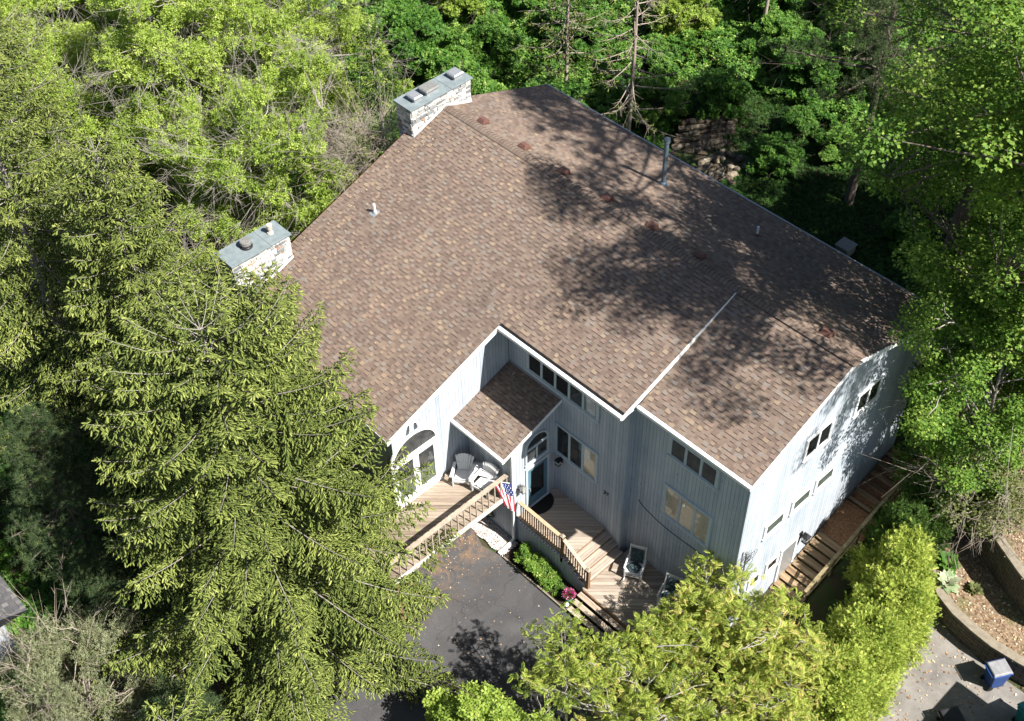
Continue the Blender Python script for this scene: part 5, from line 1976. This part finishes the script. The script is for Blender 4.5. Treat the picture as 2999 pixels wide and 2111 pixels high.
# --- maple at the right
mc = (19.6, 8.2, 14.0)
broadleaf('big bright green maple filling the right edge beside the gable', (19.6, 7.6, H(19.6, 7.6) - .1), mc, (5.2, 5.8, 9.0), 400, 330, .115, LEAF, 'maple', 301, cr=.80, bark='bark', r0=.18, name='maple_tree', twigs=90, zcut=5.2, inner=.35, n_main=9, up=.9, droop=.15, tbase=.55, tvar=.2,
          pref=lambda p: not (p[0] < 19.2 and p[1] < 6.2 and p[2] < 12.5) and not (p[1] < 2.2 and p[2] < 9))
broadleaf('tall maple whose high boughs lean over the right end of the roof', (23.8, 6.6, 2.3), (21.6, 2.6, 20.5), (6.6, 4.3, 4.2), 150, 270, .11, LEAF, 'maple', 304, cr=.8, bark='bark', r0=.18, name='maple_tree', twigs=40, inner=.2, n_main=9, up=.9, droop=.15, tbase=.55, lob=.45)
broadleaf('lower maple boughs and saplings behind the gable corner', (21.6, 6.0, 1.9), (21.0, 5.0, 7.4), (2.3, 2.7, 4.3), 140, 290, .10, LEAF, 'maple', 302, cr=.6, bark='barkpale', r0=.10, name='sapling', twigs=40, zcut=2.6, up=.7, tbase=.52,
          pref=lambda p: p[0] > 19.3, extra=[(19.5, 1.6, 11.4), (19.2, 2.6, 11.3), (19.9, 2.2, 10.3), (19.5, 3.0, 10.2), (20.3, 1.2, 10.0), (20.1, 2.9, 9.2), (19.4, 3.9, 9.6), (20.5, 1.9, 8.8), (20.3, 3.3, 8.2), (19.2, 4.4, 10.8), (20.9, .9, 9.0), (19.8, 4.2, 8.2), (18.9, 3.4, 12.2), (19.6, 2.3, 12.2), (20.3, 3.8, 6.9), (20.8, 2.6, 7.4)])
broadleaf('leafy tree added behind the maple to shade the back yard', (19.8, 14.8, 2.4), (19.6, 14.8, 11.0), (5.4, 5.4, 6.0), 260, 130, .15, CL3, 'maple', 305, cr=.8, r0=.25, name='maple_tree', inner=.2, n_main=8)  # extra tree added to throw shade over the back yard
broadleaf('thin twiggy tree hanging over the top of the side stairs', (21.9, 4.6, 1.4), (22.0, 4.5, 3.9), (1.7, 1.8, 2.0), 50, 110, .095, LEAF, 'olive', 303, cr=.5, bark='barkdead', r0=.08, name='small_tree', twigs=160, up=.6)

# --- golden cypress row and darker arborvitae
def conebush(label, base, Ht, R, seed, mt, K=240, n_per=95, size=.155, group=None, name='cypress_bush', tb=.5, tv_=.16):
    rg = Gn(seed)
    t = tree_thing(name, label, 'bush', base, group)
    b = np.array(base, float)
    cen = []
    ph = rg.uniform(0, 6.28, 4)
    while len(cen) < K:
        f = rg.random() ** .9
        a = rg.uniform(0, 6.28)
        prof = (math.sin(min(1, (f + .12) * 1.0) * math.pi * .93) ** .55 if f > .45 else (.80 + .45 * f))
        r = R * prof * (1 + .20 * math.sin(4 * a + ph[0] + 5 * f) + .15 * math.sin(9 * a + ph[1] - 9 * f) + .12 * math.sin(17 * f + ph[2] + 2 * a)) * rg.uniform(.35, 1.0) ** .5
        cen.append(b + np.array([math.cos(a) * r, math.sin(a) * r, Ht * f]))
    cen = np.array(cen)
    idx = np.repeat(np.arange(K), n_per)
    N = len(idx)
    outd = cen - (b + np.array([0, 0, Ht * .3])); outd /= np.linalg.norm(outd, axis=1, keepdims=True)
    outd[:, 2] = outd[:, 2] * .5 + .45
    pos = cen[idx] + rg.normal(0, .13 * R / 1.3, (N, 3)) - outd[idx] * rg.uniform(0, .25, N)[:, None]
    dirs = outd[idx] + rg.normal(0, .5, (N, 3))
    hgt_ = (pos[:, 2] - cen[idx][:, 2]) / (.13 * R / 1.3)
    tint = tb + rg.normal(0, .09, K)[idx] + rg.normal(0, tv_, N)
    tr = [(b + np.array([0, 0, 1.]) * Ht * .8 * np.linspace(0, 1, 5)[:, None], .07 * (1 - .8 * np.linspace(0, 1, 5)))]
    for c in cen[::5]:
        p0 = b + np.array([0, 0, max(.1, (c[2] - b[2]) * .6)])
        tr.append((p0 + (c - p0) * np.linspace(0, 1, 4)[:, None], .02 * (1 - .7 * np.linspace(0, 1, 4))))
    V, F = tubes_np(tr, 4); np_mesh('trunk', V, F, M['bark'], None, t)
    tv, tf, t0 = SPR
    add_crown('crown', [inst(tv, tf, t0, pos, frames(dirs, rg), rg.uniform(.75, 1.25, N) * size, tint)], M[mt], t)
    return t
GB = 'golden cypresses in a row beside the stairs'
GT = .58
conebush('golden cypress beside the wooden stairs, topmost of the row', (21.75, .75, 0), 3.9, 1.25, 401, 'gold', group=GB, tb=.58)
conebush('golden cypress bulging over the end of the block wall', (22.5, -.55, 0), 3.6, 1.35, 402, 'gold', K=260, group=GB, tb=.58)
conebush('golden cypress in the middle of the row above the concrete', (22.6, -2.3, 0), 3.6, 1.40, 403, 'gold', K=260, group=GB, tb=.58)
conebush('golden cypress nearest the bottom edge beside the sumac', (22.9, -4.2, 0), 3.4, 1.45, 404, 'gold', K=260, group=GB, tb=.58)
conebush('low golden cypress squeezed between sumac and deck', (21.6, -3.9, 0), 2.7, 1.1, 405, 'gold', K=170, group=GB, tb=.58)
DG = 'dark arborvitaes behind the stair rail'
conebush('dark green arborvitae beside the lower stair rail', (21.1, 1.9, .4), 3.6, 1.05, 406, 'yew', group=DG, name='arborvitae')
conebush('dark green arborvitae beside the stair landing', (21.0, 3.4, 1.0), 3.4, 1.0, 407, 'yew', group=DG, name='arborvitae')
conebush('lighter arborvitae at the head of the stairs', (21.9, 5.0, 1.4), 3.0, 1.0, 408, 'yew', group=DG, name='arborvitae', tb=.75)

# hostas on the terrace
def hosta(label, x, y, z, r, mt, seed, n=46):
    rg = Gn(seed)
    a = rg.uniform(0, 6.28, n)
    el = rg.uniform(.1, .9, n)
    d = np.stack([np.cos(a) * np.cos(el), np.sin(a) * np.cos(el), np.sin(el)], 1)
    pos = np.array([x, y, z]) + d * rg.uniform(.03, r * .5, n)[:, None]
    tv, tf, t0 = T_leaf()
    V, F, T = inst(tv, tf, t0, pos, frames(d, rg, roll=.1), np.full(n, r * .55), .5 + rg.normal(0, .2, n))
    o = np_mesh('hosta', V, F, M[mt], T)
    tag(o, label, 'plant', 'hostas on the lower terrace')
M['variegated'] = m_tint('variegated hosta leaves', [(0, (.10, .20, .06)), (.5, (.35, .42, .25)), (1, (.62, .64, .50))], .5, .25)
hosta('cream edged hosta at the end of the lower wall', 22.9, 2.45, .95, .55, 'variegated', 1)
hosta('large green hosta behind the cream edged one', 22.5, 3.15, .95, .6, 'hill', 2)
hosta('small green plant on the leafy lower terrace', 23.7, 2.9, .95, .35, 'olive', 3)

# --- sumac / tree of heaven at the bottom right with pinnate fronds
def sumac(label, base, c, rad, K, seed, nfr=12, size=.235, zcut=None, tb=.5, group='sumac clumps by the entry steps'):
    rg = Gn(seed)
    t = tree_thing('sumac_tree', label, 'tree', base, group)
    cen = noise_shell(rg, c, rad, K, .35, .55, zcut)
    paths = skeleton(rg, base, (c[0], c[1], c[2] + rad[2] * .6), cen, .09, n_main=14)
    V, F = tubes_np(paths, 5); np_mesh('trunk', V, F, M['barkpale'], None, t, smooth=True)
    nfr = int(nfr * 1.75)
    idx = np.repeat(np.arange(K), nfr); N = len(idx)
    a = rg.uniform(0, 6.28, N); el = rg.uniform(-.15, .75, N)
    d = np.stack([np.cos(a) * np.cos(el), np.sin(a) * np.cos(el), np.sin(el)], 1)
    pos = cen[idx] + d * .03 + rg.normal(0, .11, (N, 3))
    tv, tf, t0 = FR
    tint = tb + rg.normal(0, .09, K)[idx] + rg.normal(0, .15, N)
    add_crown('crown', [inst(tv, tf, t0, pos, frames(d, rg, roll=.55), rg.uniform(.7, 1.2, N) * size, tint)], M['sumac'], t)
    return t
sumac('sumac standing over the entry steps with yellow green fronds', (18.4, -7.4, 0), (18.4, -7.0, 2.6), (1.3, 1.4, 1.0), 90, 501)
sumac('sumac spreading across the lower deck corner', (19.0, -6.0, 0), (18.8, -5.3, 3.0), (1.7, 1.6, 1.3), 135, 502)
sumac('sumac at the bottom edge with bare pale stems showing', (19.6, -9.4, 0), (19.3, -9.2, 2.9), (2.6, 2.2, 1.5), 190, 503, nfr=10)
sumac('sumac growing against the golden cypresses', (21.0, -5.6, 0), (20.9, -5.0, 3.0), (1.6, 1.7, 1.5), 150, 504, tb=.56)
sumac('sparse sumac reaching over the asphalt', (17.6, -10.8, 0), (17.1, -10.4, 3.7), (1.9, 1.9, 1.0), 78, 505, nfr=8, tb=.38)
sumac('sumac in the bottom right by the covered grill', (22.4, -7.6, 0), (22.2, -7.2, 2.9), (2.0, 2.0, 1.6), 170, 506, tb=.55)
broadleaf('fresh green bush at the bottom edge of the driveway', (16.6, -13.6, 0), (16.5, -13.2, 1.8), (1.7, 1.4, 1.6), 80, 140, .10, CL3, 'spring', 510, cr=.42, name='bush', cat='bush', twigs=20, r0=.07, tbase=.55)
# --- grey twiggy shrub bottom left
broadleaf('pale grey green twiggy shrub in the bottom left corner', (7.0, -21.6, 0), (6.9, -21.3, 3.1), (2.4, 2.1, 2.1), 150, 190, .05, CL3, 'greyleaf', 520, cr=.42, bark='barkdead', name='shrub', cat='bush', twigs=200, r0=.10, n_main=14, tbase=.55)

# --- hedge in the planting bed
rg = Gn(61)
K = 46
cen = np.stack([rg.uniform(11.35, 13.0, K), rg.uniform(-7.15, -6.62, K), rg.uniform(.25, .62, K)], 1)
cen[:, 2] -= np.clip(cen[:, 0] - 12.3, 0, 1) * .3
ch = blobs_to_leaves(rg, cen, rg.uniform(.14, .22, K), 60, .075, CL3, tbase=.62, up=1.0)
hd = thing('hedge', 'low bright green leafy shrubs in the bed below the deck skirt', 'bush', (12.2, -6.9, .06))
tr = [(np.array([[c[0], c[1], .05], [c[0] + .02, c[1], c[2] * .5], [c[0], c[1], c[2]]]), np.array([.012, .009, .005])) for c in cen]
V, F = tubes_np(tr, 4); np_mesh('stems', V, F, M['bark'], None, hd)
add_crown('foliage', [ch], M['maple'], hd)
K = 10
cen = np.stack([rg.uniform(13.2, 13.95, K), rg.uniform(-7.2, -6.7, K), rg.uniform(.12, .2, K)], 1)
ch = blobs_to_leaves(rg, cen, rg.uniform(.06, .12, K), 26, .06, CL3, tbase=.4)
o = add_crown('seedlings', [ch], M['maple'], None); tag(o, 'small green seedlings around the foot of the flower pot', 'plants')

# --- ground cover on the bank behind the house
def cover(name, label, N, xr, yr, mt, seed, size, mound, tb, dens=None, tv_=.2, hgt=.5, tm=CL):
    rg = Gn(seed)
    x = rg.uniform(xr[0], xr[1], N * 3); y = rg.uniform(yr[0], yr[1], N * 3)
    k = np.ones(len(x), bool) if dens is None else dens(x, y, rg)
    x, y = x[k][:N], y[k][:N]
    N = len(x)
    m = mound(x, y)
    z = terrain_h(x, y) + m * (1 - rg.random(N) ** 3 * .8) + .02
    d = rg.normal(0, 1, (N, 3)); d[:, 2] *= .4
    # a broad lump of tone per shrub clump, from the plants' own kinds
    lump = .10 * np.sin(x * 1.7 + 2 * np.sin(y * 1.1)) * np.cos(y * 1.9 + x * .4)
    tv, tf, t0 = tm
    V, F, T = inst(tv, tf, t0, np.stack([x, y, z], 1), frames(d, rg, roll=.4), rg.uniform(.7, 1.3, N) * size, tb + lump + rg.normal(0, tv_, N))
    o = np_mesh(name, V, F, M[mt], T)
    TOTAL[0] += len(F)
    tag(o, label, 'ground cover', kind='stuff')
def mound_hill(x, y):
    return .25 + .85 * (np.sin(x * 1.3 + 1.7 * np.sin(y * .9)) * .5 + .5) * (np.cos(y * 1.4 + 1.3 * np.sin(x * .8)) * .5 + .5) + .5 * (np.sin(x * 3.1 + y * 2.3) * .5 + .5) * .5
def not_lawn(x, y, rg):
    lawn = (x > -1.5) & (y < 18.5) & (y > 5.5)
    house_ = (x > -.8) & (x < 18.6) & (y > -10) & (y < 5.9)
    return ~(lawn | house_)
cover('undergrowth', 'dense bright green undergrowth covering the bank behind the house', 62000, (-26, 12), (-4, 34), 'hill', 71, .17, mound_hill, .52, not_lawn)
cover('ground_cover', 'low green ground cover in the back yard, shade put into its dark colour', 52000, (-1.5, 20.5), (5.9, 19), 'lawn', 72, .085, lambda x, y: .06 + .16 * (np.sin(x * 2.1 + y) * .5 + .5), .5,
      lambda x, y, rg: ~((np.abs(x - 2.6) < 2.0) & (np.abs(y - 13.2) < 1.5)), hgt=.2)
cover('woodland_floor', 'green woodland plants between the trees left of the house', 30000, (-30, 5), (-26, -3), 'hill', 73, .16, lambda x, y: .15 + .4 * (np.sin(x * 1.1 + y) * .5 + .5), .4,
      lambda x, y, rg: ~((x > -.8) & (y > -10.6)))

# bushy shrubs on the bank: one of each kind, then copies
def shrub(label, base, seed, mt, r=1.5, h=1.7, size=.13, K=70, n=130, tb=.5, name='shrub', twigs=12):
    return broadleaf(label, base, (base[0], base[1], base[2] + h * .55), (r, r, h * .62), K, n, size, CL, mt, seed, cr=.42, r0=.05, name=name, cat='bush', tbase=tb, twigs=twigs, n_main=5, inner=.4, zcut=base[2] + .1, group='shrubs on the bank', up=.8)
hillkinds = ['broad bright green shrub', 'rounded mid green shrub', 'loose yellow green shrub']
protos = [shrub('x', (-9.0, 10.2, H(-9, 10.2)), 601, 'hill', 1.7, 2.2, .115, n=210, tb=.55),
          shrub('x', (-7.0, 14.6, H(-7, 14.6)), 602, 'hill', 1.5, 2.6, .10, K=60, n=170, tb=.42),
          shrub('x', (-4.4, 19.5, H(-4.4, 19.5)), 603, 'spring', 1.7, 2.6, .12, K=60, n=110, tb=.4)]
spots = [(-9.0, 10.2, 0), (-7.0, 14.6, 1), (-4.4, 19.5, 2), (-10.8, 7.3, 1), (-6.9, 6.6, 0), (-5.0, 3.6, 2), (-3.2, 9.4, 1), (-12.6, 12.4, 2), (-10.2, 15.8, 0), (-2.9, 15.2, 0), (.6, 21.4, 0), (3.4, 20.6, 1),
         (-1.6, 23.8, 1), (2.2, 24.9, 2), (5.6, 22.6, 0), (8.6, 21.3, 2), (6.8, 26.4, 1), (-6.8, 23.6, 0), (-12.2, 20.2, 1), (-14.6, 15.6, 0), (-14.0, 8.2, 0), (-3.4, -1.6, 0), (-2.4, -4.4, 1), (-4.4, -7.0, 2), (-2.6, -9.6, 0), (-6.6, -2.8, 1), (10.8, 25.2, 0), (13.4, 22.4, 1), (-24.0, -7.0, 1), (-22.0, -2.5, 0), (1.4, 15.9, 1), (4.8, 17.3, 1), (-.6, 13.6, 0), (7.3, 17.2, 0), (12.4, 14.6, 1), (5.6, 14.6, 1), (1.2, 10.9, 0)]
rr = random.Random(5)
where = ['behind the ridge chimney', 'in the bank gap', 'under the dead conifers', 'left of the ridge chimney at the edge of the wood', 'just beyond the ridge chimney', 'between chimney and olive evergreen', 'beside the back left roof corner', 'at the top edge above the ridge chimney', 'at the top edge behind the chimney shrubs', 'between the two dead conifers',
         'below the thin bare sapling', 'right of the thin bare sapling', 'at the top edge left of the sapling', 'at the top edge by the sapling', 'above the stone terrace', 'left of the tall dark pine', 'at the top edge over the stone terrace', 'at the top edge between the conifers', 'at the far top edge left of the conifers', 'deep in the bank far behind the chimney', 'in the upper bank left of the chimney',
         'in the hollow between the two chimneys', 'against the left gable wall', 'among the leafing trees left of the low chimney', 'next to the low chimney', 'in the wood left of the hollow', 'at the top edge left of the pine crown', 'behind the tall dark pine',
         'in the far top left corner', 'at the far left end of the top edge', 'just above the stone terrace', 'in shade above the tumbled rocks', 'left of the stone terrace', 'in deep shade left of the pine trunk', 'in deep shade right of the pine trunk', 'in shade right of the stone terrace', 'between the half dead conifer and the flue pipe']
for i, (x, y, k) in enumerate(spots):
    lab = hillkinds[k] + ' ' + where[i]
    if i < 3:
        protos[i]['label'] = lab
    else:
        s = rr.uniform(.8, 1.25) * (.62 if i > 29 else 1)
        copy_tree(protos[k], (x, y, H(x, y) - .05), rr.uniform(0, 6.28), (s, s, s * rr.uniform(.8, 1.15)), lab)

# leafing deciduous trees at the upper left
TG = 'leafing trees in the wood at the upper left'
p1 = broadleaf('x', (-13.0, -3.2, 4.0), (-12.6, -3.0, 8.6), (4.1, 4.0, 4.3), 200, 200, .085, CL3, 'spring', 611, cr=.66, bark='barkpale', r0=.2, twigs=520, group=TG, tbase=.58, lob=.4)
p2 = broadleaf('x', (-5.4, -4.2, 3.2), (-5.2, -4.6, 7.4), (3.3, 3.3, 3.7), 160, 185, .08, CL3, 'spring', 612, cr=.58, bark='barkpale', r0=.17, twigs=620, group=TG, tbase=.5, lob=.4)
p1['label'] = 'broad yellow green leafing tree at the top left with grey twigs'
p2['label'] = 'pale twiggy leafing tree left of the two chimneys'
copy_tree(p1, (-9.6, 1.0, H(-9.6, 1)), 2.1, (.8, .8, .95), 'yellow green leafing tree at the top edge left of the olive evergreen')
copy_tree(p1, (-18.5, -8.0, H(-18.5, -8)), 4.0, (1, 1, 1.05), 'yellow green leafing tree in the very top left corner')
copy_tree(p2, (-8.6, -7.2, H(-8.6, -7.2)), 1.3, (1.05, 1.05, 1.05), 'leafing tree between the upper left spruce and the pale twiggy tree')
copy_tree(p1, (-19, 2.5, H(-19, 2.5)), 5.2, (1.05, 1.05, 1), 'leafing tree at the top edge above the broad yellow green one')
copy_tree(p1, (-24.5, -4.5, H(-24.5, -4.5)), 1.0, (1.05, 1.05, 1.0), 'leafing tree hiding the ground at the far top left corner')
copy_tree(p2, (-14.2, -9.4, H(-14.2, -9.4)), 2.9, (1.1, 1.1, 1.15), 'leafing tree behind the upper left spruce')
copy_tree(p2, (-3.6, -8.8, H(-3.6, -8.8)), 4.4, (.72, .72, .8), 'small leafing tree just above the low chimney cap')
broadleaf('sparse pale branched tree with few leaves touching the left roof edge', (-3.4, -2.4, H(-3.4, -2.4)), (-1.6, -1.9, 8.0), (1.9, 1.7, 1.5), 40, 26, .07, CL3, 'olive', 640, cr=.5, bark='barkdead', r0=.11, name='bare_tree', twigs=420, tbase=.7)

# dead and thin conifers behind the house
def dead_conifer(label, base, Ht, R, seed, green=0, low=.12):
    rg = Gn(seed)
    t = tree_thing('dead_conifer', label, 'tree', base, 'bare conifers behind the house')
    b = np.array(base, float)
    s = np.linspace(0, 1, 12)
    tr = [(b + np.array([0, 0, 1.]) * Ht * s[:, None] + np.stack([.1 * np.sin(s * 3), 0 * s, 0 * s], 1), .15 * (1 - s * .85))]
    P = []; D = []
    nb = int(Ht * 7)
    for i in range(nb):
        f = low + (1 - low) * i / nb
        a = i * 2.4 + rg.normal(0, .4)
        L = R * (1 - f) ** .5 * rg.uniform(.5, 1.15)
        ss = np.linspace(0, 1, 6)
        p = b + np.array([0, 0, Ht * f])
        path = p + np.array([math.cos(a), math.sin(a), 0]) * L * ss[:, None]
        path[:, 2] += -.22 * L * ss + .18 * L * ss ** 3
        path += rg.normal(0, .02, path.shape) * ss[:, None]
        tr.append((path, (.012 + .010 * L) * (1 - ss * .8)))
        for j in range(int(L * 5)):
            w = rg.uniform(.25, 1); q = np.array([np.interp(w, ss, path[:, c]) for c in range(3)])
            d = np.array([math.cos(a + rg.choice([-1, 1]) * .9), math.sin(a + rg.choice([-1, 1]) * .9), rg.uniform(-.7, 0)]) * rg.uniform(.2, .5)
            s3 = np.linspace(0, 1, 3)
            tr.append((q + d * s3[:, None], .007 * (1 - s3 * .6)))
            if rg.random() < green:
                m = 6
                P.append(q + d * rg.random((m, 1))); D.append(np.tile(d, (m, 1)) + rg.normal(0, .4, (m, 3)))
    V, F = tubes_np(tr, 4); np_mesh('trunk', V, F, M['barkdead'], None, t, smooth=True)
    if P:
        P = np.concatenate(P); D = np.concatenate(D)
        tv, tf, t0 = T_finger()
        S = rg.uniform(.12, .22, len(P))
        add_crown('crown', [inst(tv, tf, t0, P, frames(D, rg), np.stack([S, S * .3, S * .3], 1), .35 + rg.normal(0, .12, len(P)))], M['spruce'], t)
dead_conifer('half dead conifer with spreading bleached branches behind the back eave', (-.6, 11.6, H(-.6, 11.6)), 10.5, 3.0, 701, green=.25)
dead_conifer('thin conifer with a pale trunk and sparse olive needles left of the half dead one', (-4.3, 11.2, H(-4.3, 11.2)), 10.0, 2.6, 702, green=.6, low=.3)
dead_conifer('thin bare trunk at the top edge in the bright undergrowth', (-.9, 21.6, H(-.9, 21.6)), 7, .5, 703, low=.7)
print('foliage faces', TOTAL[0])
